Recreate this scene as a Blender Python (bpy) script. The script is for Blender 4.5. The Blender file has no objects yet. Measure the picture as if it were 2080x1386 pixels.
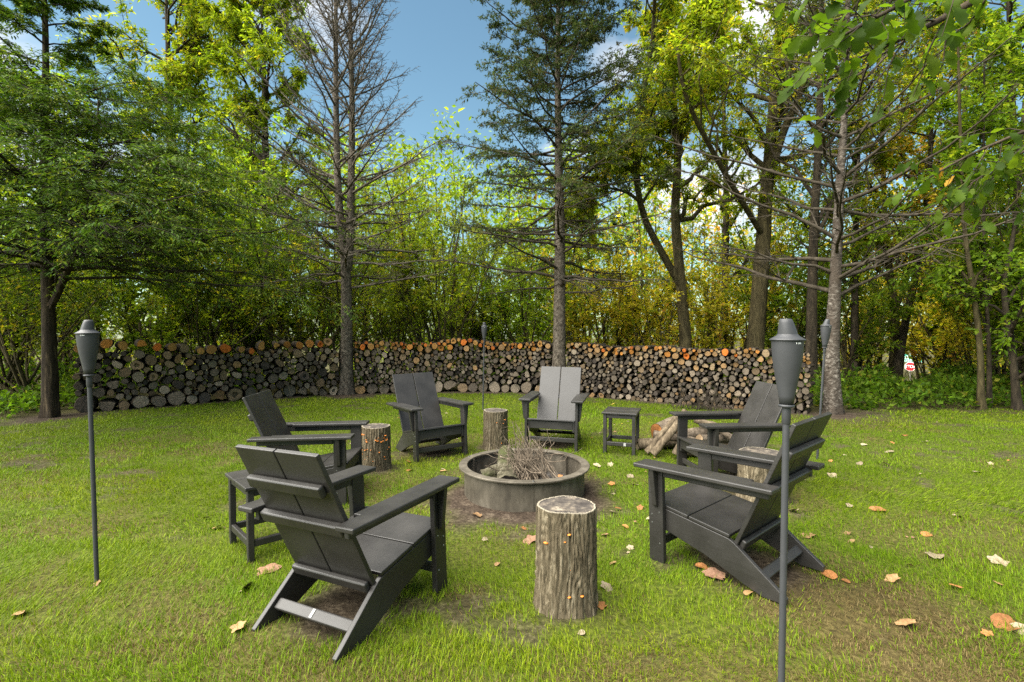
import bpy, math, random
import numpy as np
from mathutils import Vector

# ------------------------------------------------------------------ camera, sky, sun, exposure
scene = bpy.context.scene
COL = scene.collection
FPX, CAM_H, PITCH = 1045.0, 1.414, 0.025          # focal length in photo pixels (2080 wide), lens height, tilt down

cam_data = bpy.data.cameras.new('camera')
cam_data.sensor_width = 36.0
cam_data.lens = 36.0 * FPX / 2080.0
cam_data.clip_start = 0.05
cam_data.clip_end = 2000
cam = bpy.data.objects.new('camera', cam_data)
COL.objects.link(cam)
cam.location = (0, 0, CAM_H)
cam.rotation_euler = (math.pi / 2 - PITCH, 0, 0)
scene.camera = cam

SUN_EL, SUN_AZ = math.radians(54), math.radians(246)   # azimuth clockwise from +Y (north)
world = bpy.data.worlds.new('World')
scene.world = world
world.use_nodes = True
wn, wl = world.node_tree.nodes, world.node_tree.links
wn.clear()
w_out = wn.new('ShaderNodeOutputWorld')
w_bg = wn.new('ShaderNodeBackground')
w_bg.inputs['Strength'].default_value = 0.051
w_sky = wn.new('ShaderNodeTexSky')
w_sky.sky_type = 'NISHITA'
w_sky.sun_disc = False
w_sky.sun_elevation = SUN_EL
w_sky.sun_rotation = SUN_AZ
w_sky.air_density = 1.0
w_sky.dust_density = 0.6
w_sky.ozone_density = 0.7
w_tc = wn.new('ShaderNodeTexCoord')
w_map = wn.new('ShaderNodeMapping')
w_map.inputs['Location'].default_value = (7.1, 3.3, 0.1)
w_map.inputs['Rotation'].default_value = (0, 0, -2.97)
w_map.inputs['Scale'].default_value = (1.0, 1.0, 1.9)
w_noise = wn.new('ShaderNodeTexNoise')
w_noise.inputs['Scale'].default_value = 2.3
w_noise.inputs['Detail'].default_value = 8
w_noise.inputs['Roughness'].default_value = 0.52
w_ramp = wn.new('ShaderNodeValToRGB')
w_ramp.color_ramp.elements[0].position = 0.52
w_ramp.color_ramp.elements[1].position = 0.66
w_mix = wn.new('ShaderNodeMixRGB')
w_mix.inputs['Color2'].default_value = (6.6, 6.5, 6.5, 1)
wl.new(w_tc.outputs['Generated'], w_map.inputs['Vector'])
wl.new(w_map.outputs['Vector'], w_noise.inputs['Vector'])
wl.new(w_noise.outputs['Fac'], w_ramp.inputs['Fac'])
wl.new(w_ramp.outputs['Color'], w_mix.inputs['Fac'])
w_tint = wn.new('ShaderNodeMixRGB')
w_tint.blend_type = 'MULTIPLY'
w_tint.inputs['Fac'].default_value = 1.0
w_tint.inputs['Color2'].default_value = (0.86, 1.04, 0.92, 1)
wl.new(w_sky.outputs['Color'], w_tint.inputs['Color1'])
wl.new(w_tint.outputs['Color'], w_mix.inputs['Color1'])
wl.new(w_mix.outputs['Color'], w_bg.inputs['Color'])
wl.new(w_bg.outputs['Background'], w_out.inputs['Surface'])

sun_data = bpy.data.lights.new('sun', 'SUN')
sun_data.energy = 5.0
sun_data.angle = math.radians(85)
sun_data.color = (1.0, 0.95, 0.86)
sun = bpy.data.objects.new('sun', sun_data)
COL.objects.link(sun)
_sd = Vector((math.sin(SUN_AZ) * math.cos(SUN_EL), math.cos(SUN_AZ) * math.cos(SUN_EL), math.sin(SUN_EL)))
sun.rotation_euler = (-_sd).to_track_quat('-Z', 'Y').to_euler()

scene.view_settings.view_transform = 'Standard'
scene.view_settings.look = 'None'
scene.view_settings.gamma = 1.0
scene.view_settings.exposure = 2.0
scene.render.engine = 'CYCLES'
scene.cycles.max_bounces = 9
scene.cycles.diffuse_bounces = 6
scene.cycles.transmission_bounces = 7
scene.cycles.transparent_max_bounces = 4
scene.cycles.caustics_reflective = False
scene.cycles.caustics_refractive = False
scene.cycles.use_denoising = False

# ------------------------------------------------------------------ helpers
def ray(u, v):
    a = (u - 1040) / FPX
    b = -(v - 693) / FPX
    return np.array([a, math.cos(PITCH) + b * math.sin(PITCH), -math.sin(PITCH) + b * math.cos(PITCH)])

def at(u, v, y):
    """photo pixel -> world point at distance y"""
    r = ray(u, v)
    t = y / r[1]
    return np.array([r[0] * t, y, CAM_H + r[2] * t])

def onground(u, v):
    r = ray(u, v)
    t = -CAM_H / r[2]
    return np.array([r[0] * t, r[1] * t, 0.0])

def _hash(ix, iy, seed):
    h = (ix.astype(np.int64) * 374761393 + iy.astype(np.int64) * 668265263 + seed * 1274126177) & 0x7fffffff
    h = ((h ^ (h >> 13)) * 1274126177) & 0x7fffffff
    return ((h ^ (h >> 16)) & 0xffff) / 65535.0

def vnoise(x, y, seed=0):
    x = np.asarray(x, float); y = np.asarray(y, float)
    ix = np.floor(x); iy = np.floor(y)
    fx = x - ix; fy = y - iy
    fx = fx * fx * (3 - 2 * fx); fy = fy * fy * (3 - 2 * fy)
    a = _hash(ix, iy, seed); b = _hash(ix + 1, iy, seed)
    c = _hash(ix, iy + 1, seed); d = _hash(ix + 1, iy + 1, seed)
    return (a * (1 - fx) + b * fx) * (1 - fy) + (c * (1 - fx) + d * fx) * fy

def fbm(x, y, seed=0, octv=3):
    s = 0; a = 0.5; n = 0
    for o in range(octv):
        s = s + a * vnoise(np.asarray(x) * 2 ** o, np.asarray(y) * 2 ** o, seed + o * 17)
        n += a; a *= 0.5
    return s / n

def sstep(a, b, x):
    t = np.clip((np.asarray(x, float) - a) / (b - a), 0, 1)
    return t * t * (3 - 2 * t)

def norm(v):
    return v / np.maximum(np.linalg.norm(v, axis=-1, keepdims=True), 1e-9)

def np_mesh(name, V, faces, mats, col=None, smooth=False, midx=None):
    """faces: list of (m,k) integer arrays"""
    me = bpy.data.meshes.new(name)
    V = np.ascontiguousarray(V, dtype=np.float32)
    faces = [np.asarray(f, dtype=np.int32) for f in faces if len(f)]
    me.vertices.add(len(V))
    me.vertices.foreach_set('co', V.ravel())
    tot = np.concatenate([np.full(len(f), f.shape[1], np.int32) for f in faces])
    idx = np.concatenate([f.ravel() for f in faces])
    start = np.concatenate([[0], np.cumsum(tot)[:-1]]).astype(np.int32)
    me.loops.add(len(idx))
    me.loops.foreach_set('vertex_index', idx)
    me.polygons.add(len(tot))
    me.polygons.foreach_set('loop_start', start)
    me.polygons.foreach_set('loop_total', tot)
    if midx is not None:
        me.polygons.foreach_set('material_index', np.asarray(midx, np.int32))
    me.polygons.foreach_set('use_smooth', np.full(len(tot), smooth))
    if col is not None:
        ca = me.color_attributes.new('Col', 'FLOAT_COLOR', 'POINT')
        c4 = np.ones((len(V), 4), np.float32)
        c4[:, :3] = col
        ca.data.foreach_set('color', c4.ravel())
    for m in mats:
        me.materials.append(m)
    me.update(calc_edges=True)
    return me

def link(name, me, parent=None, loc=(0, 0, 0), rot=(0, 0, 0), scale=(1, 1, 1)):
    o = bpy.data.objects.new(name, me)
    COL.objects.link(o)
    o.location = loc
    o.rotation_euler = rot
    o.scale = scale
    if parent is not None:
        o.parent = parent
    return o

def tag(o, label=None, cat=None, group=None, kind=None):
    if label: o['label'] = label
    if cat: o['category'] = cat
    if group: o['group'] = group
    if kind: o['kind'] = kind
    return o

def thing(name, label, cat, loc=(0, 0, 0), rot=(0, 0, 0), group=None, scale=(1, 1, 1)):
    o = link(name, None, None, loc, rot, scale)
    return tag(o, label, cat, group)

def copy_tree(o, parent=None):
    c = o.copy()
    COL.objects.link(c)
    if parent is not None:
        c.parent = parent
    for ch in o.children:
        copy_tree(ch, c)
    return c

class Geo:
    """collects vertices and faces (with colour) for one mesh"""
    def __init__(self):
        self.V = []; self.F = {}; self.C = []; self.n = 0
    def add(self, V, F, col=None):
        V = np.asarray(V, float).reshape(-1, 3)
        F = np.asarray(F, int)
        self.F.setdefault(F.shape[1], []).append(F + self.n)
        self.V.append(V)
        if col is None:
            col = (1, 1, 1)
        c = np.asarray(col, float)
        self.C.append(np.broadcast_to(c, V.shape) if c.ndim < 2 else c)
        self.n += len(V)
    def mesh(self, name, mats, color=True, smooth=False):
        return np_mesh(name, np.concatenate(self.V), [np.concatenate(f) for f in self.F.values()], mats,
                       np.concatenate(self.C) if color else None, smooth)

def box_vf(x0, x1, y0, y1, z0, z1):
    V = np.array([[x, y, z] for x in (x0, x1) for y in (y0, y1) for z in (z0, z1)], float)
    F = np.array([[0, 1, 3, 2], [4, 6, 7, 5], [0, 4, 5, 1], [2, 3, 7, 6], [0, 2, 6, 4], [1, 5, 7, 3]])
    return V, F

def bevel_obj(o, w=0.004, seg=2):
    m = o.modifiers.new('bevel', 'BEVEL')
    m.width = w
    m.segments = seg
    m.limit_method = 'ANGLE'
    m.angle_limit = math.radians(30)
    return o

def prism(poly, h0, h1, axis):
    """poly: list of 2-D points, extruded along axis ('x' or 'z')"""
    n = len(poly)
    P = np.array(poly, float)
    a = np.zeros((n, 3)); b = np.zeros((n, 3))
    if axis == 'x':
        a[:, 1:] = P; b[:, 1:] = P; a[:, 0] = h0; b[:, 0] = h1
    else:
        a[:, :2] = P; b[:, :2] = P; a[:, 2] = h0; b[:, 2] = h1
    V = np.concatenate([a, b])
    me = bpy.data.meshes.new('prism')
    faces = [list(range(n))[::-1], list(range(n, 2 * n))]
    faces += [[i, (i + 1) % n, n + (i + 1) % n, n + i] for i in range(n)]
    me.from_pydata([tuple(v) for v in V], [], faces)
    import bmesh
    bm = bmesh.new(); bm.from_mesh(me)
    bmesh.ops.recalc_face_normals(bm, faces=bm.faces)
    bm.to_mesh(me); bm.free()
    return me

def tubes(P, R, sides=5, cap=False):
    """P (N,k,3), R (N,k) -> V,F for N tubes"""
    P = np.asarray(P, float); R = np.asarray(R, float)
    N, k, _ = P.shape
    T = np.empty_like(P)
    T[:, 1:-1] = P[:, 2:] - P[:, :-2]
    T[:, 0] = P[:, 1] - P[:, 0]
    T[:, -1] = P[:, -1] - P[:, -2]
    T = norm(T)
    ref = np.zeros((N, 1, 3)); ax = np.argmin(np.abs(T.mean(axis=1)), axis=1)
    ref[np.arange(N), 0, ax] = 1
    A = norm(np.cross(T, np.broadcast_to(ref, P.shape)))
    B = np.cross(T, A)
    th = np.arange(sides) * 2 * math.pi / sides
    V = P[:, :, None, :] + R[:, :, None, None] * (A[:, :, None, :] * np.cos(th)[None, None, :, None] + B[:, :, None, :] * np.sin(th)[None, None, :, None])
    i = np.arange(N)[:, None, None]; j = np.arange(k - 1)[None, :, None]; s = np.arange(sides)[None, None, :]
    s2 = (s + 1) % sides
    base = i * k * sides
    F = np.stack([base + j * sides + s, base + j * sides + s2, base + (j + 1) * sides + s2, base + (j + 1) * sides + s], axis=-1).reshape(-1, 4)
    return V.reshape(-1, 3), F

def lathe(profile, n=28, shear=None):
    """profile list of (r,z); shear: function z->(dx,dy)"""
    V = []
    for r, z in profile:
        dx, dy = shear(z) if shear else (0, 0)
        for i in range(n):
            a = 2 * math.pi * i / n
            V.append((dx + r * math.cos(a), dy + r * math.sin(a), z))
    F = []
    for j in range(len(profile) - 1):
        for i in range(n):
            F.append((j * n + i, j * n + (i + 1) % n, (j + 1) * n + (i + 1) % n, (j + 1) * n + i))
    return np.array(V), np.array(F)

# ------------------------------------------------------------------ materials
def new_mat(name):
    m = bpy.data.materials.new(name)
    m.use_nodes = True
    nt = m.node_tree
    nt.nodes.clear()
    out = nt.nodes.new('ShaderNodeOutputMaterial')
    return m, nt, out

def noise(nt, scale, detail=5, rough=0.55, vec=None, dist=0.0):
    n = nt.nodes.new('ShaderNodeTexNoise')
    n.inputs['Scale'].default_value = scale
    n.inputs['Detail'].default_value = detail
    n.inputs['Roughness'].default_value = rough
    n.inputs['Distortion'].default_value = dist
    if vec is not None:
        nt.links.new(vec, n.inputs['Vector'])
    return n.outputs['Fac']

def ramp(nt, fac, stops):
    r = nt.nodes.new('ShaderNodeValToRGB')
    e = r.color_ramp.elements
    while len(e) > 1: e.remove(e[-1])
    e[0].position = stops[0][0]; e[0].color = (*stops[0][1], 1)
    for p, c in stops[1:]:
        x = e.new(p); x.color = (*c, 1)
    nt.links.new(fac, r.inputs['Fac'])
    return r.outputs['Color']

def mixc(nt, fac, a, b, mode='MIX'):
    m = nt.nodes.new('ShaderNodeMixRGB')
    m.blend_type = mode
    for sock, v in (('Fac', fac), ('Color1', a), ('Color2', b)):
        if hasattr(v, 'is_linked') or hasattr(v, 'node'):
            nt.links.new(v, m.inputs[sock])
        elif sock == 'Fac':
            m.inputs[sock].default_value = v
        else:
            m.inputs[sock].default_value = (*v, 1)
    return m.outputs['Color']

def coords(nt, kind='Object', scale=(1, 1, 1)):
    tc = nt.nodes.new('ShaderNodeTexCoord')
    mp = nt.nodes.new('ShaderNodeMapping')
    mp.inputs['Scale'].default_value = scale
    nt.links.new(tc.outputs[kind], mp.inputs['Vector'])
    return mp.outputs['Vector']

def attr_col(nt):
    a = nt.nodes.new('ShaderNodeAttribute')
    a.attribute_name = 'Col'
    return a.outputs['Color']

def obj_col(nt):
    return nt.nodes.new('ShaderNodeObjectInfo').outputs['Color']

def bsdf(nt, out, color, rough=0.8, bump=None, bstr=0.3, bdist=0.01, spec=0.3):
    p = nt.nodes.new('ShaderNodeBsdfPrincipled')
    if hasattr(color, 'node'): nt.links.new(color, p.inputs['Base Color'])
    else: p.inputs['Base Color'].default_value = (*color, 1)
    if hasattr(rough, 'node'): nt.links.new(rough, p.inputs['Roughness'])
    else: p.inputs['Roughness'].default_value = rough
    p.inputs['Specular IOR Level'].default_value = spec
    if bump is not None:
        b = nt.nodes.new('ShaderNodeBump')
        b.inputs['Strength'].default_value = bstr
        b.inputs['Distance'].default_value = bdist
        nt.links.new(bump, b.inputs['Height'])
        nt.links.new(b.outputs['Normal'], p.inputs['Normal'])
    nt.links.new(p.outputs['BSDF'], out.inputs['Surface'])
    return p

def leaf_mat(name, transl=0.62, rough=0.5, tint=(1.15, 1.2, 0.5)):
    m, nt, out = new_mat(name)
    c = mixc(nt, 1.0, attr_col(nt), obj_col(nt), 'MULTIPLY')
    p = nt.nodes.new('ShaderNodeBsdfPrincipled')
    p.inputs['Roughness'].default_value = rough
    p.inputs['Specular IOR Level'].default_value = 0.12
    nt.links.new(c, p.inputs['Base Color'])
    t = nt.nodes.new('ShaderNodeBsdfTranslucent')
    nt.links.new(mixc(nt, 1.0, c, tint, 'MULTIPLY'), t.inputs['Color'])
    mx = nt.nodes.new('ShaderNodeMixShader')
    mx.inputs['Fac'].default_value = transl
    nt.links.new(p.outputs['BSDF'], mx.inputs[1])
    nt.links.new(t.outputs['BSDF'], mx.inputs[2])
    nt.links.new(mx.outputs['Shader'], out.inputs['Surface'])
    return m

M_LEAF = leaf_mat('broad_leaf')
M_NEEDLE = leaf_mat('conifer_needle', 0.38, 0.6, (1, 1, 0.7))
M_GRASS = leaf_mat('grass_blade', 0.35, 0.55, (1.05, 1.1, 0.6))

def bark_mat(name, c0, c1, c2, zs=0.25, sc=14, bstr=0.7, bd=0.02, patches=None):
    m, nt, out = new_mat(name)
    v = coords(nt, 'Object', (1, 1, zs))
    n1 = noise(nt, sc, 8, 0.65, v, 0.4)
    n2 = noise(nt, 2.2, 4, 0.6, coords(nt, 'Object', (1, 1, 0.7)))
    c = ramp(nt, n1, [(0.32, c0), (0.52, c1), (0.72, c2)])
    if patches:
        c = mixc(nt, ramp(nt, n2, [(0.47, (0, 0, 0)), (0.60, (1, 1, 1))]), c, patches)
    bsdf(nt, out, c, 0.9, n1, bstr, bd, 0.15)
    return m

M_BARK_DARK = bark_mat('bark_dark', (0.012, 0.010, 0.007), (0.035, 0.027, 0.018), (0.075, 0.058, 0.036))
M_BARK_CEDAR = bark_mat('bark_cedar', (0.010, 0.007, 0.005), (0.032, 0.024, 0.016), (0.12, 0.088, 0.052), 0.12, 22)
M_BARK_SPRUCE = bark_mat('bark_spruce', (0.025, 0.020, 0.015), (0.095, 0.078, 0.060), (0.20, 0.17, 0.135), 0.8, 20, 1.0, 0.025)
M_BARK_PALE = bark_mat('bark_pale', (0.020, 0.015, 0.011), (0.085, 0.070, 0.056), (0.26, 0.235, 0.20), 1.4, 17, 1.0, 0.03, (0.06, 0.047, 0.036))
M_BARK_OLIVE = bark_mat('bark_olive', (0.020, 0.016, 0.008), (0.056, 0.045, 0.021), (0.105, 0.084, 0.04), 0.2, 18)
M_TWIG = bark_mat('twig', (0.05, 0.042, 0.032), (0.095, 0.08, 0.06), (0.15, 0.13, 0.10), 1, 9, 0.1)
M_TWIG_MID = bark_mat('twig_mid', (0.025, 0.020, 0.014), (0.052, 0.042, 0.030), (0.09, 0.075, 0.056), 1, 9, 0.1)
M_TWIG_DARK = bark_mat('twig_dark', (0.014, 0.011, 0.008), (0.03, 0.024, 0.017), (0.055, 0.045, 0.03), 1, 9, 0.1)

# ------------------------------------------------------------------ the ground
CHAIRS = [  # x, y, z of the lawn there, turn, pitch, roll
    (-0.797, 2.611, 0.000, -0.478, 0.012, -0.027),
    (1.306, 3.005, 0.041, 0.720, -0.024, -0.010),
    (0.525, 6.235, 0.020, 2.910, 0.008, -0.014),
    (-0.953, 5.919, -0.020, -2.575, 0.033, 0.020),
    (-1.736, 4.430, -0.033, -1.496, 0.011, 0.002),
    (2.046, 4.852, -0.008, 1.704, 0.010, -0.015)]
RING = (0.106, 4.45)
WALL = np.array([(-7.42, 8.7), (-6.75, 9.15), (-5.75, 10.0), (-4.7, 10.7), (-3.6, 11.2), (-2.2, 11.5), (-0.7, 11.6),
                 (0.4, 11.4), (1.2, 11.05), (2.25, 10.45), (3.4, 9.65), (4.4, 8.98), (5.0, 8.55)])
TRUNKS = {'cedar': (-7.38, 8.2), 'spruce_a': (-3.6, 11.15), 'spruce_b': (1.0, 11.0), 'spruce_c': (5.36, 8.55)}
STUMPS = [(0.28, 2.60, 0.51, 0.152), (-1.39, 5.22, 0.43, 0.152), (-0.20, 6.08, 0.44, 0.155), (2.10, 4.30, 0.37, 0.205)]

def ground_z(x, y):
    x = np.asarray(x, float); y = np.asarray(y, float)
    z = 0.035 * (fbm(x * 0.35 + 7, y * 0.35, 5, 2) - 0.5) * sstep(6.5, 9, np.hypot(x, y - 2))
    for cx, cy, cz, *_ in CHAIRS:
        z = z + cz * np.exp(-((x - cx) ** 2 + (y - cy) ** 2) / (2 * 0.5 ** 2))
    r = np.hypot(x, y - 2)
    z = z - 4.3 * sstep(14, 46, r)
    return z

def wall_dist(x, y):
    d = np.full(np.shape(x), 99.0)
    for i in range(len(WALL) - 1):
        a, b = WALL[i], WALL[i + 1]
        ab = b - a
        t = np.clip(((x - a[0]) * ab[0] + (y - a[1]) * ab[1]) / (ab @ ab), 0, 1)
        d = np.minimum(d, np.hypot(x - a[0] - t * ab[0], y - a[1] - t * ab[1]))
    return d

def outside_lawn(x, y):
    """0 on the lawn, 1 in the wood beyond it"""
    yl = np.interp(x, [-16, -9, -7.4] + list(WALL[1:-1, 0]) + [5.0, 6.6, 9, 16], [5.5, 7.3, 8.4] + list(WALL[1:-1, 1]) + [8.55, 8.9, 8.9, 8.6])
    return sstep(-0.25, 0.35, y - yl + 0.5 * (fbm(x * 0.9, y * 0.9, 77, 2) - 0.5))

def dirt_mask(x, y):
    n = fbm(x * 2.3, y * 2.3, 11, 3)
    n2 = fbm(x * 7, y * 7, 31, 2)
    d = np.zeros(np.shape(x))
    r = np.hypot(x - RING[0], (y - RING[1] + 0.12) * 0.95)
    d = np.maximum(d, 1 - sstep(0.62, 0.92, r + 0.45 * (n - 0.5)))
    for cx, cy, cz, th, *_ in CHAIRS:
        fx, fy = -math.sin(th), math.cos(th)
        lx = (x - cx) * math.cos(th) + (y - cy) * math.sin(th)
        ly = (x - cx) * fx + (y - cy) * fy
        q = np.hypot(lx / 0.30, (ly + 0.02) / 0.36)
        d = np.maximum(d, 0.95 * (1 - sstep(0.55, 1.15, q + 0.9 * (n - 0.5))))
    for sx, sy, sh, sr in STUMPS:
        d = np.maximum(d, 0.8 * (1 - sstep(sr, sr + 0.10, np.hypot(x - sx, y - sy) + 0.2 * (n - 0.5))))
    d = np.maximum(d, 1 - sstep(0.22, 0.55, wall_dist(x, y) + 0.5 * (n - 0.5)))
    for tx, ty in TRUNKS.values():
        d = np.maximum(d, 1 - sstep(0.35, 1.15, np.hypot(x - tx, (y - ty)) + 0.8 * (n - 0.5)))
    d = np.maximum(d, outside_lawn(x, y))
    d = np.maximum(d, 0.7 * sstep(0.60, 0.74, 0.6 * n + 0.4 * n2))      # worn bare specks in the turf
    return np.clip(d, 0, 1)

def dead_mask(x, y):
    """share of straw-brown blades"""
    n = fbm(x * 1.1 + 3, y * 1.1, 51, 3)
    n2 = fbm(x * 4, y * 4, 61, 2)
    d = 0.07 + 0.45 * sstep(0.51, 0.68, 0.6 * n + 0.4 * n2) + 0.12 * (1 - sstep(1.9, 3.0, y))
    for px, py, rx, ry, a in ((1.75, 2.45, .65, .85, .9), (0.75, 1.95, .75, .35, .65), (-0.75, 1.95, .6, .35, .6), (-1.05, 2.25, .35, .3, .5), (3.0, 3.5, .9, .5, .45),
                              (0.1, 3.3, .6, .35, .35), (4.6, 7.6, 2.0, .6, .4), (-0.2, 1.8, .5, .3, .5)):
        q = np.hypot((x - px) / rx, (y - py) / ry)
        d = np.maximum(d, a * (1 - sstep(0.5, 1.2, q + 0.7 * (n - 0.5) + 0.5 * (n2 - 0.5))))
    d = d * (1 - 0.65 * sstep(6.5, 8.0, y) * (1 - sstep(3, 5, x)))       # the strip before the woodpile is lush
    return d

def build_ground():
    def grade(a, b, step, far):
        c = list(np.arange(a, b + 1e-6, step))
        lo, hi, s = [], [], step
        p = a
        while p > -far:
            s *= 1.35; p -= s; lo.append(p)
        s, p = step, b
        while p < far:
            s *= 1.35; p += s; hi.append(p)
        return np.array(lo[::-1] + c + hi)
    xs = grade(-9.5, 9.5, 0.098, 260)
    ys = grade(0.9, 13.0, 0.098, 260)
    X, Y = np.meshgrid(xs, ys)
    near = 1 - sstep(11, 14, np.hypot(X, Y - 2))
    Z = ground_z(X, Y)
    Z = Z + near * (0.014 * (fbm(X * 3, Y * 3, 2, 2) - 0.5) + 0.018 * (fbm(X * 9, Y * 9, 3, 2) - 0.5) * (0.4 + 0.6 * dirt_mask(X, Y))) - 0.004
    V = np.stack([X, Y, Z], -1).reshape(-1, 3)
    ny, nx = X.shape
    i = np.arange(ny - 1)[:, None] * nx + np.arange(nx - 1)[None, :]
    F = np.stack([i, i + 1, i + nx + 1, i + nx], -1).reshape(-1, 4)
    d = dirt_mask(X, Y).ravel(); w = outside_lawn(X, Y).ravel(); dd = dead_mask(X, Y).ravel()
    col = np.stack([d, w, dd], -1)
    m, nt, out = new_mat('ground_soil_and_turf')
    sep = nt.nodes.new('ShaderNodeSeparateColor')
    nt.links.new(attr_col(nt), sep.inputs['Color'])
    v = coords(nt, 'Object')
    n_f = noise(nt, 38, 6, 0.65, v)
    n_m = noise(nt, 7, 5, 0.6, v)
    turf = ramp(nt, n_f, [(0.3, (0.020, 0.025, 0.004)), (0.5, (0.05, 0.068, 0.007)), (0.7, (0.10, 0.125, 0.011))])
    straw = ramp(nt, n_f, [(0.3, (0.028, 0.020, 0.009)), (0.55, (0.075, 0.056, 0.022)), (0.75, (0.14, 0.108, 0.045))])
    soil = ramp(nt, mixc(nt, 0.4, n_f, n_m), [(0.34, (0.014, 0.010, 0.007)), (0.5, (0.043, 0.031, 0.022)), (0.66, (0.11, 0.086, 0.062))])
    litter = ramp(nt, n_f, [(0.3, (0.018, 0.016, 0.007)), (0.5, (0.05, 0.045, 0.018)), (0.62, (0.075, 0.07, 0.022)), (0.75, (0.13, 0.10, 0.045))])
    base = mixc(nt, sep.outputs['Blue'], turf, straw)
    base = mixc(nt, sep.outputs['Red'], base, soil)
    base = mixc(nt, sep.outputs['Green'], base, litter)
    bsdf(nt, out, base, 0.95, n_f, 0.8, 0.02, 0.1)
    o = link('ground', np_mesh('ground', V, [F], [m], col, True))
    tag(o, kind='structure')
    return o

build_ground()

# ------------------------------------------------------------------ grass
def build_grass():
    rng = np.random.default_rng(4)
    G = Geo()
    bands = [(1.2, 2.3, 15500, 2, 0.0017, 0.046), (2.3, 3.4, 11200, 1, 0.0023, 0.044), (3.4, 5.2, 5700, 1, 0.0032, 0.044), (5.2, 8.0, 3000, 1, 0.0044, 0.042), (8.0, 12.2, 1300, 1, 0.0075, 0.042)]
    for y0, y1, dens, seg, wid, hgt in bands:
        hw = y1 * 1.04 + 0.5
        n = int(dens * (y1 - y0) * 2 * hw)
        x = rng.uniform(-hw, hw, n); y = rng.uniform(y0, y1, n)
        keep = (np.abs(x) < y * 1.04 + 0.5)
        x, y = x[keep], y[keep]
        dm = dirt_mask(x, y)
        clump = fbm(x * 6, y * 6, 91, 2)
        keep = (rng.random(len(x)) > dm * 1.25) & (rng.random(len(x)) < 0.45 + 1.1 * sstep(0.3, 0.6, clump)) & (np.hypot(x - RING[0], y - RING[1]) > 0.56)
        for sx, sy, sh, sr in STUMPS:
            keep &= np.hypot(x - sx, y - sy) > sr * 1.05
        x, y, clump = x[keep], y[keep], clump[keep]
        n = len(x)
        z = ground_z(x, y) - 0.006
        dead = rng.random(n) < dead_mask(x, y)
        lush = fbm(x * 0.8 + 20, y * 0.8, 41, 2)
        h = hgt * rng.uniform(0.55, 1.3, n) * (0.65 + 0.75 * lush) * np.where(dead, 0.72, 1.0)
        h *= np.where(rng.random(n) < 0.02, 1.7, 1.0)
        az = rng.uniform(0, 2 * math.pi, n)
        # blades lie over a little the same way in each patch
        sw = 2 * math.pi * fbm(x * 0.7, y * 0.7, 13, 2)
        lean = rng.uniform(0.25, 1.35, n) + np.where(dead, 0.5, 0)
        dx = np.cos(az) * 0.7 + np.cos(sw) * 0.5; dy = np.sin(az) * 0.7 + np.sin(sw) * 0.5
        side = np.stack([-np.sin(az + 0.6), np.cos(az + 0.6), np.zeros(n)], -1)
        w = wid * rng.uniform(0.6, 1.25, n)
        base = np.stack([x, y, z], -1)
        dirv = np.stack([dx * lean, dy * lean, np.ones(n)], -1)
        dirv = norm(dirv) * h[:, None]
        mid = base + dirv * 0.55
        drop = np.stack([dx * lean * 0.5, dy * lean * 0.5, 0.45 - 0.35 * lean], -1) * h[:, None]
        tip = mid + drop
        t = rng.random((n, 1))
        g1, g2, g3 = np.array([0.058, 0.112, 0.004]), np.array([0.150, 0.242, 0.006]), np.array([0.255, 0.300, 0.010])
        yel = np.clip(fbm(x * 0.9 + 40, y * 0.9, 23, 3) * 1.6 - 0.45, 0, 1)[:, None]
        col = g1 * (1 - t) + (g2 * (1 - yel) + g3 * yel) * t
        ds = rng.random((n, 1))
        col = np.where(dead[:, None], np.array([0.065, 0.043, 0.016]) * (1 - ds) + np.array([0.20, 0.15, 0.06]) * ds, col)
        if seg == 2:
            V = np.stack([base - side * w[:, None], base + side * w[:, None], mid + side * w[:, None] * .75, mid - side * w[:, None] * .75, tip], 1)
            b = np.arange(n)[:, None] * 5
            G.add(V.reshape(-1, 3), b + np.array([0, 1, 2, 3]), np.repeat(col, 5, 0))
            # tip triangles share the vertices just added
            G.F.setdefault(3, []).append(b + np.array([3, 2, 4]) + G.n - n * 5)
        else:
            V = np.stack([base - side * w[:, None], base + side * w[:, None], tip], 1)
            G.add(V.reshape(-1, 3), np.arange(n)[:, None] * 3 + np.array([0, 1, 2]), np.repeat(col, 3, 0))
    o = link('grass', G.mesh('grass', [M_GRASS]))
    tag(o, 'short green lawn grass with straw-brown patches around the fire ring', 'grass', kind='stuff')

build_grass()

# ------------------------------------------------------------------ branch and leaf machinery
def interp(P, t):
    N, k, _ = P.shape
    f = np.clip(t, 0, 0.9999) * (k - 1)
    i = f.astype(int); w = (f - i)[:, None]
    a = P[np.arange(N), i]; b = P[np.arange(N), i + 1]
    return a * (1 - w) + b * w, norm(b - a)

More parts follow.
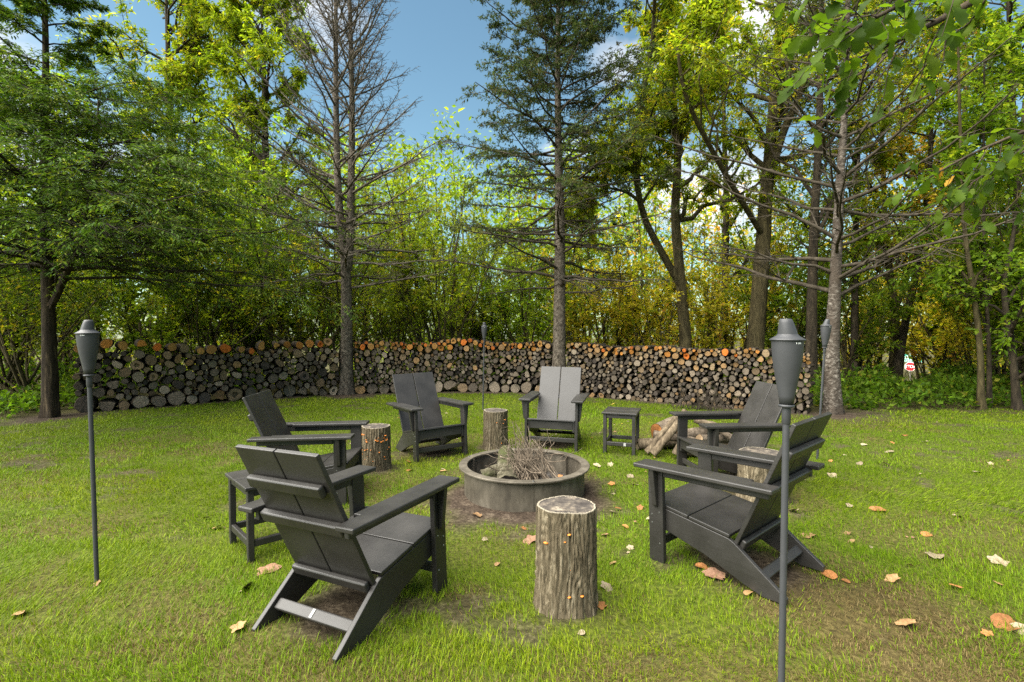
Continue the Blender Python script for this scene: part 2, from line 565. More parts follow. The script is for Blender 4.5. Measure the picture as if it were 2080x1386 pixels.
def spawn(rng, P, R, n, t0, t1, L, ang, angv=0.25, flat=0.0, grav=0.0, wob=0.05, k=4, rf=0.55, rmin=0.003, lt=0.5, up=0.0, even=False):
    """n children on every branch of P"""
    N = len(P)
    idx = np.repeat(np.arange(N), n)
    t = (np.tile(np.arange(n) + 0.5, N) / n if even else rng.random(N * n))
    t = t0 + (t1 - t0) * np.clip(t + rng.normal(0, 0.04, N * n), 0, 1)
    pos, tan = interp(P[idx], t)
    rad = R[idx, 0] * (1 - t) + R[idx, -1] * t
    M = len(idx)
    rnd = norm(rng.normal(size=(M, 3)))
    perp = norm(rnd - tan * np.sum(rnd * tan, 1, keepdims=True))
    if flat > 0:
        side = norm(np.cross(tan, np.array([0, 0, 1.0]) + 0.001)) * np.where(np.arange(M) % 2, 1, -1)[:, None]
        perp = norm(perp * (1 - flat) + side * flat)
    a = ang + rng.normal(0, angv, M)
    d = norm(tan * np.cos(a)[:, None] + perp * np.sin(a)[:, None] + np.array([0, 0, up]))
    ln = L if np.ndim(L) == 0 else np.asarray(L)[idx]
    ln = ln * (1 - lt * t) * rng.uniform(0.65, 1.25, M)
    s = np.linspace(0, 1, k)
    C = pos[:, None, :] + d[:, None, :] * (s[None, :, None] * ln[:, None, None])
    C[:, :, 2] += grav * ln[:, None] * s[None, :] ** 2
    wobn = np.cumsum(rng.normal(0, wob, (M, k, 3)), axis=1) * ln[:, None, None]
    wobn -= wobn[:, :1]
    C += wobn
    r0 = np.maximum(rad * rf, rmin)
    RR = r0[:, None] * (1 - 0.75 * s[None, :]) 
    return C, np.maximum(RR, rmin * 0.6)

def leaves_on(rng, P, n, t0, t1, size, aspect, pal, wts, droop=0.3, spread=1.0, sway=0.03, flat=False, colvar=0.25, keep_clear=True):
    """rhombic leaf blades along branches P: returns V,F,C"""
    N = len(P)
    idx = np.repeat(np.arange(N), n)
    M = len(idx)
    t = t0 + (t1 - t0) * rng.random(M)
    pos, tan = interp(P[idx], t)
    if keep_clear:
        # the wood is open along the drive towards the street corner
        dl = np.array([36.5, 47.0, -3.1]); dl /= np.linalg.norm(dl)
        rel = pos - np.array([0, 0, CAM_H])
        al = rel @ dl
        off = np.linalg.norm(rel - al[:, None] * dl, axis=1)
        k = (off > 0.12 + 0.024 * al) | (pos[:, 1] > 50)
        pos, tan = pos[k], tan[k]; idx = idx[k]; M = len(idx)
    pos = pos + rng.normal(0, sway, (M, 3))
    side = norm(np.cross(tan, np.array([0, 0, 1.0]) + 0.01)) * np.where(rng.random(M) < .5, 1, -1)[:, None]
    rnd = norm(rng.normal(size=(M, 3)))
    d = tan * 0.6 + side * (spread if flat else spread * 0.6) + rnd * (0.15 if flat else 0.7)
    d[:, 2] -= droop
    d = norm(d)
    up = norm(np.array([0, 0, 1.0]) + rng.normal(0, 0.45 if not flat else 0.25, (M, 3)))
    b = norm(np.cross(d, up))
    nrm = np.cross(b, d)
    L = size * rng.uniform(0.6, 1.3, M)
    W = L * aspect * rng.uniform(0.8, 1.2, M)
    V = np.stack([pos, pos + d * (L * .45)[:, None] + b * (W * .5)[:, None] + nrm * (W * .18)[:, None],
                  pos + d * L[:, None], pos + d * (L * .45)[:, None] - b * (W * .5)[:, None] + nrm * (W * .18)[:, None]], 1)
    F = np.arange(M)[:, None] * 4 + np.arange(4)
    pal = np.array(pal); ci = rng.choice(len(pal), M, p=np.array(wts) / np.sum(wts))
    # neighbouring leaves share a hue: colour follows the branch as well as the leaf
    br = rng.choice(len(pal), N, p=np.array(wts) / np.sum(wts))[idx]
    ci = np.where(rng.random(M) < 0.6, br, ci)
    c = pal[ci] * np.exp(rng.normal(0, colvar, (M, 1)))
    return V.reshape(-1, 3), F, np.repeat(c, 4, 0)

def smooth_path(pts, k):
    pts = np.array(pts, float)
    n = len(pts)
    t = np.linspace(0, n - 1, k)
    out = []
    for q in t:
        i = min(int(q), n - 2); f = q - i
        p0 = pts[max(i - 1, 0)]; p1 = pts[i]; p2 = pts[i + 1]; p3 = pts[min(i + 2, n - 1)]
        out.append(0.5 * ((2 * p1) + (-p0 + p2) * f + (2 * p0 - 5 * p1 + 4 * p2 - p3) * f * f + (-p0 + 3 * p1 - 3 * p2 + p3) * f ** 3))
    return np.array(out)

def trunk_geo(G, path, r0, r1, sides=16, k=40, flare=0.35, rough=0.06, seed=0, flare_h=0.35):
    P = smooth_path(path, k)
    s = np.linspace(0, 1, k)
    R = r0 * (1 - s) + r1 * s
    h = P[:, 2] - P[0, 2]
    R = R * (1 + flare * np.exp(-np.maximum(h, 0) / flare_h))
    V, F = tubes(P[None], R[None], sides)
    V = V.reshape(k, sides, 3)
    ctr = P[:, None, :]
    nz = vnoise(np.arange(sides)[None, :] * 1.7 + np.zeros((k, 1)), np.arange(k)[:, None] * 0.9 + np.zeros((1, sides)), seed) - 0.5
    lob = vnoise(np.arange(sides)[None, :] * 0.8 + np.zeros((k, 1)), np.zeros((k, sides)), seed + 3) - 0.5
    V = ctr + (V - ctr) * (1 + rough * 2 * nz + (lob * 0.9 * np.exp(-np.maximum(h, 0) / 0.25))[:, :, None] if False else (1 + rough * 2 * nz + lob * 0.8 * np.exp(-np.maximum(h, 0) / 0.25)[:, None]))[..., None]
    G.add(V.reshape(-1, 3), F)
    return P, R

def finish_tree(root, parts):
    for nm, G, mat, stuff in parts:
        if G.n == 0: continue
        o = link(nm, G.mesh(nm, [mat], True, nm in ('trunk', 'limbs')), root)
        if stuff: o['kind'] = 'stuff'

def broadleaf(name, label, path, r0, seed, pal, wts, limbs=16, limb_len=2.2, t_lo=0.35, subs=7, twigs=6, per=14, leaf=0.085, aspect=0.42,
              bark=None, group=None, extra=(), r1=None, up=0.25, droop=0.45, cat='tree', origin=None, lt=0.45, sub_len=0.5, twig_mat=None, ang=0.95):
    rng = np.random.default_rng(seed)
    path = np.array(path, float)
    o = path[0].copy() if origin is None else np.array(origin, float)
    root = thing(name, label, cat, tuple(o), group=group)
    Gt, Gl, Gw, Gf = Geo(), Geo(), Geo(), Geo()
    P, R = trunk_geo(Gt, path - o, r0, r1 if r1 else r0 * 0.25, seed=seed)
    LP, LR = spawn(rng, P[None], R[None], limbs, t_lo, 0.99, limb_len, ang, 0.2, 0, 0.05, 0.06, 6, 0.5, 0.012, lt, up, True)
    for e, er in extra:                           # limbs traced on their own
        ep = smooth_path(np.array(e) - o, 14)
        err = np.linspace(er, er * 0.35, 14)
        V, F = tubes(ep[None], err[None], 9)
        Gt.add(V, F)
        a, b = spawn(rng, ep[None], err[None], 9, 0.3, 0.99, limb_len * 0.8, 0.9, 0.2, 0, 0.05, 0.06, 6, 0.5, 0.012, 0.4, up, True)
        LP = np.concatenate([LP, a]); LR = np.concatenate([LR, b])
    Gl.add(*tubes(LP, LR, 6))
    SP, SR = spawn(rng, LP, LR, subs, 0.25, 1.0, np.linalg.norm(LP[:, -1] - LP[:, 0], axis=1) * sub_len, 0.8, 0.25, 0.3, 0.02, 0.07, 4, 0.5, 0.006, 0.35, 0.1)
    Gl.add(*tubes(SP, SR, 4))
    TP, TR = spawn(rng, SP, SR, twigs, 0.2, 1.0, np.linalg.norm(SP[:, -1] - SP[:, 0], axis=1) * 0.55, 0.75, 0.3, 0.3, -0.08, 0.06, 3, 0.5, 0.0035, 0.2, 0.0)
    Gw.add(*tubes(TP, TR, 3))
    Gf.add(*leaves_on(rng, TP + o, per, 0.1, 1.05, leaf, aspect, pal, wts, droop))
    for q in Gf.V: q -= o
    tm = twig_mat or M_TWIG_DARK
    finish_tree(root, [('trunk', Gt, bark or M_BARK_DARK, False), ('limbs', Gl, bark or M_BARK_DARK, True), ('twigs', Gw, tm, True), ('foliage', Gf, M_LEAF, True)])
    return root

def conifer(name, label, base, H, r0, seed, zb, nb, lenf, angf, curve, pal, wts, nsub=10, nt=6, sub_l=0.35, twig_l=0.4, needles=0, need_from=0.0, leaf=0.05, aspect=0.25,
            bark=None, twig=None, group=None, paths=None, droop=0.2, sub_droop=-0.1, flat=0.8, need_sub=0, up_bias=None, sway=0.02, twig_r=0.003, frond=False):
    rng = np.random.default_rng(seed)
    o = np.array([base[0], base[1], ground_z(base[0], base[1]) - 0.03])
    root = thing(name, label, 'tree', tuple(o), group=group)
    Gt, Gl, Gw, Gf = Geo(), Geo(), Geo(), Geo()
    paths = paths or [([(0, 0, 0), (0.02, 0, H * .3), (-0.03, 0.02, H * .6), (0, 0, H)], r0, 0.015)]
    stems = []
    for pth, ra, rb in paths:
        stems.append(trunk_geo(Gt, pth, ra, rb, 20, 70, 0.28 if pth[0][2] == 0 else 0.0, 0.045, seed))
    per_stem = nb // len(stems)
    LP, LR, TT = [], [], []
    for P, R in stems:
        z = zb + (P[-1, 2] - zb) * (np.arange(per_stem) + rng.uniform(0, 1, per_stem)) / per_stem
        z = z[(z > P[0, 2])]
        az = np.arange(len(z)) * 2.399 + rng.normal(0, 0.3, len(z))
        i = np.clip(np.searchsorted(P[:, 2], z), 1, len(P) - 1)
        st = P[i]; rad = R[i]
        t = (z - zb) / (H - zb)
        L = lenf(t) * rng.uniform(0.7, 1.15, len(z))
        a = angf(t) + rng.normal(0, 0.10, len(z))
        s = np.linspace(0, 1, 7)
        dirh = np.stack([np.cos(az), np.sin(az), np.zeros(len(z))], -1)
        C = st[:, None, :] + dirh[:, None, :] * (L * np.cos(a))[:, None, None] * s[None, :, None]
        C[:, :, 2] += (L * np.sin(a))[:, None] * s[None] + curve(t)[:, None] * L[:, None] * s[None] ** 2
        C += np.cumsum(rng.normal(0, 0.018, C.shape), 1) * L[:, None, None] * (s > 0)[None, :, None]
        rr = np.minimum(0.011 * L + 0.006, rad * 0.5)[:, None] * (1 - 0.8 * s[None])
        LP.append(C); LR.append(np.maximum(rr, 0.003)); TT.append(t)
    LP, LR, TT = np.concatenate(LP), np.concatenate(LR), np.concatenate(TT)
    Gl.add(*tubes(LP, LR, 5))
    LL = np.linalg.norm(LP[:, -1] - LP[:, 0], axis=1)
    SP, SR = spawn(rng, LP, LR, nsub, 0.14, 0.99, LL * sub_l, 0.85, 0.2, flat, sub_droop, 0.04, 4, 0.5, twig_r * 1.3, 0.55, 0.0, True)
    Gw.add(*tubes(SP, SR, 3))
    ST = np.repeat(TT, nsub)
    SL = np.linalg.norm(SP[:, -1] - SP[:, 0], axis=1)
    TP, TR = spawn(rng, SP, SR, nt, 0.1, 1.0, SL * twig_l, 0.8, 0.25, flat * 0.9, sub_droop, 0.05, 3, 0.6, twig_r, 0.35, 0.0, True)
    Gw.add(*tubes(TP, TR, 3))
    TT2 = np.repeat(ST, nt)
    if needles:
        # live needles towards the crown's top and the branch tips
        tipness = np.tile(np.repeat((np.arange(nsub) + .5) / nsub, nt), len(LP))
        pr = sstep(need_from - 0.12, need_from + 0.12, TT2 + 0.25 * (tipness - 0.6) + rng.normal(0, 0.06, len(TT2)))
        kp = rng.random(len(TT2)) < pr
        if kp.any():
            Gf.add(*leaves_on(rng, TP[kp] + o, needles, 0.0, 1.05, leaf, aspect, pal, wts, droop, 0.8, sway, frond))
        if need_sub:
            ks = rng.random(len(ST)) < sstep(need_from - 0.12, need_from + 0.12, ST)
            Gf.add(*leaves_on(rng, SP[ks] + o, need_sub, 0.15, 1.0, leaf, aspect, pal, wts, droop, 0.8, sway, frond))
        for q in Gf.V: q -= o
    finish_tree(root, [('trunk', Gt, bark, False), ('limbs', Gl, twig, True), ('twigs', Gw, twig, True), ('foliage', Gf, M_NEEDLE, True)])
    return root

GREEN = [(0.085, 0.15, 0.012), (0.14, 0.22, 0.015), (0.19, 0.27, 0.02), (0.27, 0.31, 0.025)]
YGREEN = [(0.14, 0.20, 0.012), (0.22, 0.28, 0.018), (0.31, 0.33, 0.025), (0.42, 0.33, 0.03)]
YELLOW = [(0.19, 0.23, 0.02), (0.40, 0.34, 0.03), (0.54, 0.40, 0.05), (0.55, 0.28, 0.06)]
CEDAR = [(0.036, 0.078, 0.008), (0.060, 0.115, 0.010), (0.098, 0.160, 0.012), (0.15, 0.185, 0.016)]
SPRUCE = [(0.030, 0.050, 0.017), (0.048, 0.074, 0.022), (0.078, 0.10, 0.030), (0.095, 0.085, 0.038)]

# -- the four conifers standing in and beside the woodpile
conifer('cedar_tree', 'broad dark green cedar with stringy dark trunk at the end of the woodpile', TRUNKS['cedar'], 8.6, 0.13, 21, 2.2, 130,
        lambda t: 3.45 * np.clip(1 - t / 0.74, 0, 1) ** 0.95 + 0.25, lambda t: 0.06 + 0.5 * t, lambda t: -0.10 + 0.0 * t, CEDAR, (3, 4, 3, 1), 13, 6, 0.36, 0.5, 16, -0.3, 0.064, 0.30,
        M_BARK_CEDAR, M_TWIG_DARK, droop=0.35, sub_droop=-0.15, need_sub=4, flat=0.7, sway=0.016, frond=True,
        paths=[([(0, 0, 0), (0.0, 0, 1.6), (-0.04, 0.03, 3.6), (0.05, 0, 6), (0, 0, 8.6)], 0.115, 0.015),
               ([(0.03, 0, 1.75), (0.45, -0.15, 2.35), (0.85, -0.25, 3.2), (1.05, -0.3, 4.2), (1.1, -.3, 4.9)], 0.06, 0.010)])
_fk = [(0, 0, 0), (0.03, 0, 1.2), (0.02, 0, 2.4), (-0.02, 0, 3.0)]
conifer('bare_spruce_tree', 'nearly leafless spruce with twin upper stems and grey bare branches', TRUNKS['spruce_a'], 10.5, 0.15, 33, 2.15, 150,
        lambda t: 2.15 * (1 - t) ** 0.6 + 0.35, lambda t: 0.02 + 0.75 * sstep(0.05, 0.6, t), lambda t: 0.12 + 0.18 * t, SPRUCE, (2, 2, 2, 3), 15, 6, 0.30, 0.38, 0, 0.9,
        bark=M_BARK_SPRUCE, twig=M_TWIG, sub_droop=0.0, flat=0.65, twig_r=0.0045,
        paths=[([(0, 0, 0), (0.02, 0, 1.5), (0.0, 0, 2.9), (-0.13, 0, 4.2), (-0.17, 0, 6.0), (-0.16, 0, 8.2), (-0.14, 0, 10.3)], 0.142, 0.02),
               ([(0.02, 0, 2.7), (0.10, 0, 3.4), (0.14, 0, 4.6), (0.17, 0, 6.3), (0.14, 0, 8.5), (0.10, 0, 10.5)], 0.115, 0.02)])
conifer('dark_spruce_tree', 'tall spruce with dark needled crown and bare lower branches, standing in the woodpile', TRUNKS['spruce_b'], 11.0, 0.155, 45, 2.1, 125,
        lambda t: 2.35 * (1 - t) ** 0.55 + 0.3, lambda t: 0.02 + 0.42 * sstep(0.1, 0.7, t), lambda t: 0.05 + 0.0 * t, SPRUCE, (3, 4, 3, 1.5), 14, 6, 0.34, 0.42, 13, 0.19, 0.068, 0.32,
        M_BARK_SPRUCE, M_TWIG_MID, sub_droop=-0.14, need_sub=3, flat=0.7, droop=0.05, sway=0.015)
conifer('pale_spruce_tree', 'pale knotty trunked spruce with long bare rising branches beside woodpile end', TRUNKS['spruce_c'], 9.5, 0.165, 57, 1.85, 74,
        lambda t: 2.6 * (1 - t) ** 0.5 + 0.4, lambda t: 0.22 + 0.45 * t, lambda t: 0.10 + 0.0 * t, SPRUCE + [(0.08, .12, .03)], (2, 3, 3, 2, 3), 11, 6, 0.30, 0.38, 8, 0.48, 0.065, 0.3,
        M_BARK_PALE, M_TWIG_MID, sub_droop=-0.05, need_sub=2, flat=0.6, twig_r=0.0028,
        paths=[([(0, 0, 0), (-0.04, 0, 1.0), (0.0, 0, 2.2), (0.05, 0, 3.8), (0.12, 0, 5.5), (0.15, 0, 9.5)], 0.135, 0.02)])

# -- broadleaf trees behind the woodpile
def gz(p):
    return np.array([p[0], p[1], float(ground_z(p[0], p[1])) - 0.05])

def px_path(y, *uv):
    pts = [at(u, v, y) for u, v in uv]
    return [gz(pts[0])] + pts

broadleaf('forked_ash_tree', 'yellow-green ash with crooked forking trunk behind the woodpile', px_path(12.8, (1392, 690), (1385, 600), (1372, 440), (1376, 330), (1368, 190), (1360, 40), (1350, -120)), 0.165, 101,
          YGREEN, (2, 4, 3, 1.2), 22, 2.4, 0.42, 7, 7, 20, 0.125, 0.38, M_BARK_OLIVE, r1=0.03,
          extra=[([at(1388, 590, 12.8), at(1345, 515, 12.7), at(1308, 440, 12.5), at(1292, 350, 12.3), at(1300, 230, 12.0), at(1325, 90, 11.7), at(1330, -40, 11.5)], 0.10),
                 ([at(1300, 410, 12.4), at(1270, 390, 12.2), at(1225, 380, 12.0)], 0.05)])
broadleaf('tall_ash_tree', 'tall straight brown trunked ash with two upper stems, behind the woodpile', px_path(12.6, (1535, 690), (1548, 520), (1556, 400), (1568, 260), (1578, 120), (1590, -60), (1600, -200)), 0.225, 103,
          YGREEN, (3, 4, 2.5, 1), 18, 2.6, 0.45, 7, 6, 16, 0.115, 0.38, M_BARK_OLIVE, r1=0.05,
          extra=[([at(1558, 380, 12.6), at(1590, 270, 12.4), at(1625, 190, 12.2), at(1650, 60, 12.0), at(1660, -80, 12)], 0.11),
                 ([at(1550, 480, 12.6), at(1460, 330, 11.2), at(1395, 200, 10.3), at(1375, 90, 9.9)], 0.07)])
broadleaf('dark_trunk_tree', 'dark straight trunk rising just behind the pale spruce', px_path(11.4, (1648, 690), (1652, 500), (1662, 300), (1668, 100), (1670, -120)), 0.135, 107,
          YGREEN, (3, 3, 2, 1), 15, 2.2, 0.4, 7, 6, 16, 0.105, 0.38, M_BARK_DARK)
broadleaf('twin_stem_maple', 'slim twin stemmed tree forking low near the street signs', px_path(13.6, (1815, 755), (1818, 640), (1806, 540), (1798, 440), (1790, 250), (1780, 60)), 0.125, 109,
          YELLOW, (4, 3, 2, 1), 15, 2.3, 0.4, 7, 6, 11, 0.11, 0.5, M_BARK_OLIVE,
          extra=[([at(1818, 635, 13.6), at(1845, 560, 13.6), at(1875, 470, 13.6), at(1880, 330, 13.4)], 0.06)])
broadleaf('leaning_maple', 'dark slim trunk leaning away from the twin stems near the street signs', px_path(13.2, (1822, 762), (1838, 660), (1864, 540), (1885, 420), (1892, 250), (1900, 60)), 0.12, 113,
          YELLOW, (3, 2, 3, 2), 14, 2.2, 0.35, 7, 6, 11, 0.11, 0.5, M_BARK_DARK)
broadleaf('curved_sapling', 'thin curving sapling at the lawn edge beyond the pale spruce', px_path(9.0, (1992, 820), (1990, 700), (1972, 560), (1958, 450), (1950, 250), (1945, 60)), 0.06, 127,
          GREEN, (3, 4, 3, 2), 13, 1.6, 0.45, 6, 5, 11, 0.10, 0.5, M_BARK_OLIVE)
broadleaf('straight_sapling', 'thin dark upright sapling beside the curved one', px_path(9.2, (2010, 828), (2008, 690), (2000, 540), (1998, 300), (2000, 80)), 0.045, 131,
          GREEN, (3, 4, 3, 1), 12, 1.5, 0.4, 6, 5, 11, 0.10, 0.5, M_BARK_DARK)
broadleaf('dark_thicket_tree', 'dark tangled young tree at the lawn edge past the saplings', px_path(8.9, (2066, 835), (2055, 700), (2040, 590), (2062, 450), (2080, 200)), 0.07, 137,
          GREEN, (4, 4, 2, 1), 14, 1.9, 0.3, 7, 5, 12, 0.10, 0.5, M_BARK_DARK)
broadleaf('walnut_tree', 'tall yellow-green walnut rising above the cedar', px_path(15.5, (350, 690), (352, 400), (345, 220), (340, 60), (335, -60)), 0.2, 139,
          YGREEN, (3, 4, 3, 0.8), 36, 2.5, 0.30, 7, 7, 17, 0.15, 0.34, M_BARK_DARK, r1=0.02, lt=0.15)
broadleaf('narrow_walnut_tree', 'narrower fresh green walnut between the cedar and the bare spruce', px_path(15.0, (545, 690), (542, 420), (538, 250), (535, 100), (530, 20)), 0.17, 141,
          YGREEN, (5, 4, 2, 0.3), 32, 2.1, 0.30, 7, 7, 16, 0.15, 0.34, M_BARK_DARK, r1=0.02, lt=0.25)
broadleaf('edge_walnut_tree', 'yellowing tree behind the forked ash, filling above the woodpile', px_path(17.0, (1470, 690), (1475, 420), (1470, 200), (1480, -30)), 0.17, 143,
          YGREEN, (2, 3, 3, 2), 20, 2.7, 0.25, 7, 6, 13, 0.14, 0.4, M_BARK_DARK, r1=0.02)
broadleaf('far_green_tree', 'green tree far behind the twin stems', px_path(17.5, (1950, 720), (1955, 420), (1960, 200), (1965, -30)), 0.17, 149,
          GREEN, (2, 4, 3, 2), 20, 2.9, 0.2, 7, 6, 18, 0.15, 0.45, M_BARK_DARK, r1=0.02)

broadleaf('ragged_ash_tree', 'yellow-green ash with a thin trunk just beyond the pale spruce', px_path(13.0, (1735, 720), (1738, 480), (1745, 260), (1760, 60), (1765, -60)), 0.10, 151,
          YGREEN, (3, 4, 3, 1), 22, 2.4, 0.32, 7, 6, 15, 0.13, 0.4, M_BARK_DARK, r1=0.02, lt=0.2)
broadleaf('edge_maple_tree', 'full green maple overhanging the far end of the lawn', px_path(11.5, (2075, 760), (2070, 500), (2060, 280), (2050, 60), (2045, -60)), 0.12, 157,
          GREEN, (2, 3, 4, 3), 24, 2.4, 0.28, 7, 6, 15, 0.125, 0.5, M_BARK_DARK, r1=0.02, lt=0.2)

# -- multi-stem thicket shrubs, copied along the back of the woodpile
def thicket(name, label, seed, pal, wts, stems=9, H=4.6, spread=0.42, subs=8, twigs=6, per=9, leaf=0.095, aspect=0.42, bark=None):
    rng = np.random.default_rng(seed)
    root = thing(name, label, 'shrub')
    Gs, Gw, Gf = Geo(), Geo(), Geo()
    az = rng.uniform(0, 2 * math.pi, stems)
    L = H * rng.uniform(0.6, 1.1, stems)
    lean = spread * rng.uniform(0.2, 1.3, stems)
    s = np.linspace(0, 1, 9)
    d = np.stack([np.cos(az) * lean, np.sin(az) * lean, np.ones(stems)], -1)
    C = rng.normal(0, 0.10, (stems, 1, 3)) * np.array([1, 1, 0]) + norm(d)[:, None] * (L[:, None] * s[None])[..., None]
    C[:, :, :2] += (d[:, None, :2] * 0.35 * L[:, None, None]) * (s[None, :, None] ** 2) * 0.4
    C += np.cumsum(rng.normal(0, 0.022, C.shape), 1) * L[:, None, None] * 0.5 * (s > 0)[None, :, None]
    R = rng.uniform(0.018, 0.05, stems)[:, None] * (1 - 0.8 * s[None])
    Gs.add(*tubes(C, R, 6))
    SP, SR = spawn(rng, C, R, subs, 0.22, 1.0, L * 0.32, 0.65, 0.25, 0, 0.08, 0.06, 5, 0.45, 0.006, 0.3, 0.25, True)
    Gs.add(*tubes(SP, SR, 4))
    TP, TR = spawn(rng, SP, SR, twigs, 0.15, 1.0, np.linalg.norm(SP[:, -1] - SP[:, 0], axis=1) * 0.5, 0.7, 0.3, 0, 0.0, 0.06, 3, 0.5, 0.0035, 0.3, 0.1)
    Gw.add(*tubes(TP, TR, 3))
    Gf.add(*leaves_on(rng, TP, per, 0.1, 1.0, leaf, aspect, pal, wts, 0.35, keep_clear=False))
    finish_tree(root, [('stems', Gs, bark or M_BARK_OLIVE, False), ('twigs', Gw, M_TWIG, True), ('foliage', Gf, M_LEAF, True)])
    return root

THK = [thicket('willow_thicket', 'many-stemmed slender green shrub behind the woodpile', 201, YGREEN, (3, 4, 3, .4), 11, 5.2, 0.36, 8, 6, 12, 0.11),
       thicket('green_thicket', 'leafy green shrub with dark stems behind the woodpile', 203, GREEN, (1.5, 3, 4, 3), 8, 4.0, 0.5, 9, 7, 12, 0.125, 0.5),
       thicket('yellow_thicket', 'yellow leaved shrub with thin dark stems behind the woodpile', 207, [(0.26, 0.30, 0.02), (0.50, 0.44, 0.035), (0.62, 0.48, 0.06), (0.60, 0.34, 0.08)], (3, 4, 3, 0.5), 8, 3.4, 0.5, 8, 6, 9, 0.125, 0.55),
       thicket('open_thicket', 'sparse leaning stems with pale green leaves behind the woodpile', 211, YGREEN, (3, 3, 2, 1), 9, 4.6, 0.65, 8, 6, 9, 0.11, 0.42)]
# which kind, photo column, distance, scale, turn
SPOTS = [(0, 895, 13.2, 1.05, 0.3), (0, 800, 13.8, 0.9, 2.0), (0, 960, 15.5, 0.95, 4.0), (3, 690, 13.0, 0.85, 1.0), (3, 620, 12.8, 0.9, 5.0), (1, 560, 13.4, 1.1, 2.2), (1, 470, 12.6, 1.1, 0.4), (3, 395, 11.8, 0.8, 3.1),
         (1, 300, 12.0, 1.0, 4.4), (1, 210, 13.0, 1.2, 5.9), (3, 60, 9.9, 0.85, 0.8), (3, 10, 11.2, 1.0, 2.9), (1, 30, 13.0, 1.2, 1.5), (1, 740, 16.5, 1.25, 0.2), (1, 640, 17.0, 1.3, 3.7), (1, 860, 18.5, 1.25, 5.2),
         (1, 1010, 16.0, 0.95, 1.1), (1, 1075, 14.5, 0.9, 4.9), (2, 1190, 13.6, 0.9, 0.5), (2, 1270, 14.6, 1.1, 2.5), (2, 1335, 13.3, 0.8, 3.9), (2, 1440, 13.5, 0.9, 5.5), (3, 1240, 16.5, 1.2, 0.0), (2, 1500, 15.0, 1.0, 1.7),
         (1, 1600, 14.0, 1.0, 2.8), (1, 1610, 17.5, 1.3, 0.9), (1, 1720, 13.2, 0.85, 4.1), (3, 1740, 16.0, 1.1, 0.6), (2, 1760, 19.0, 1.3, 2.1), (2, 1935, 16.5, 1.3, 5.0), (2, 1890, 21.0, 1.5, 1.2), (1, 2030, 13.0, 1.2, 3.3),
         (2, 1990, 14.5, 0.9, 0.1), (1, 2090, 11.0, 1.1, 2.6), (1, 2150, 10.0, 1.1, 4.7), (1, 1130, 18.0, 1.2, 3.0), (1, -80, 10.5, 1.1, 0.5), (1, 120, 16.0, 1.4, 2.4), (1, 430, 17.5, 1.5, 4.0), (2, 520, 15.6, 0.8, 1.3)]
_used = set()
LBL = {0: ('many-stemmed slender green shrub', 'slender many-stemmed shrubs'), 1: ('leafy green shrub with dark stems', 'leafy green shrubs'),
       2: ('yellow autumn shrub with thin stems', 'yellow autumn shrubs'), 3: ('sparse shrub of leaning dark stems', 'sparse leaning shrubs')}
for kd, u, yy, sc, rz in SPOTS:
    src = THK[kd]
    o = src if kd not in _used else copy_tree(src)
    _used.add(kd)
    x = (u - 1040) / FPX * yy
    o.location = (x, yy, float(ground_z(x, yy)) - 0.04)
    o.rotation_euler = (0, 0, rz)
    o.scale = (sc, sc, sc)
    where = next(w for lim, w in ((90, 'far past the cedar trunk'), (330, 'close behind the cedar'), (480, 'behind the woodpile under the tall walnut'), (600, 'behind the woodpile under the narrow walnut'),
                                  (700, 'just behind the bare spruce'), (820, 'behind the woodpile beside the bare spruce'), (1000, 'behind the woodpile midway between both spruces'), (1110, 'behind the woodpile beside the dark spruce'),
                                  (1300, 'behind the woodpile past the dark spruce'), (1400, 'at the foot of the forked ash'), (1520, 'between the forked ash and the tall ash'), (1680, 'between tall ash and pale spruce'),
                                  (1780, 'just past the pale spruce'), (1950, 'beyond the twin stemmed tree'), (2050, 'behind the two saplings'), (9999, 'at the end of the lawn edge')) if u < lim)
    size = 'tall ' if sc >= 1.2 else 'low ' if sc < 0.92 else 'medium-height ' if sc < 1.05 else ''
    tag(o, size + LBL[kd][0] + ' ' + where, None, LBL[kd][1])
    tone = 0.85 + 0.3 * ((u * 7) % 10) / 10
    for ch in o.children:
        if ch.name.startswith('foliage'):
            ch.color = (tone, tone, tone, 1)

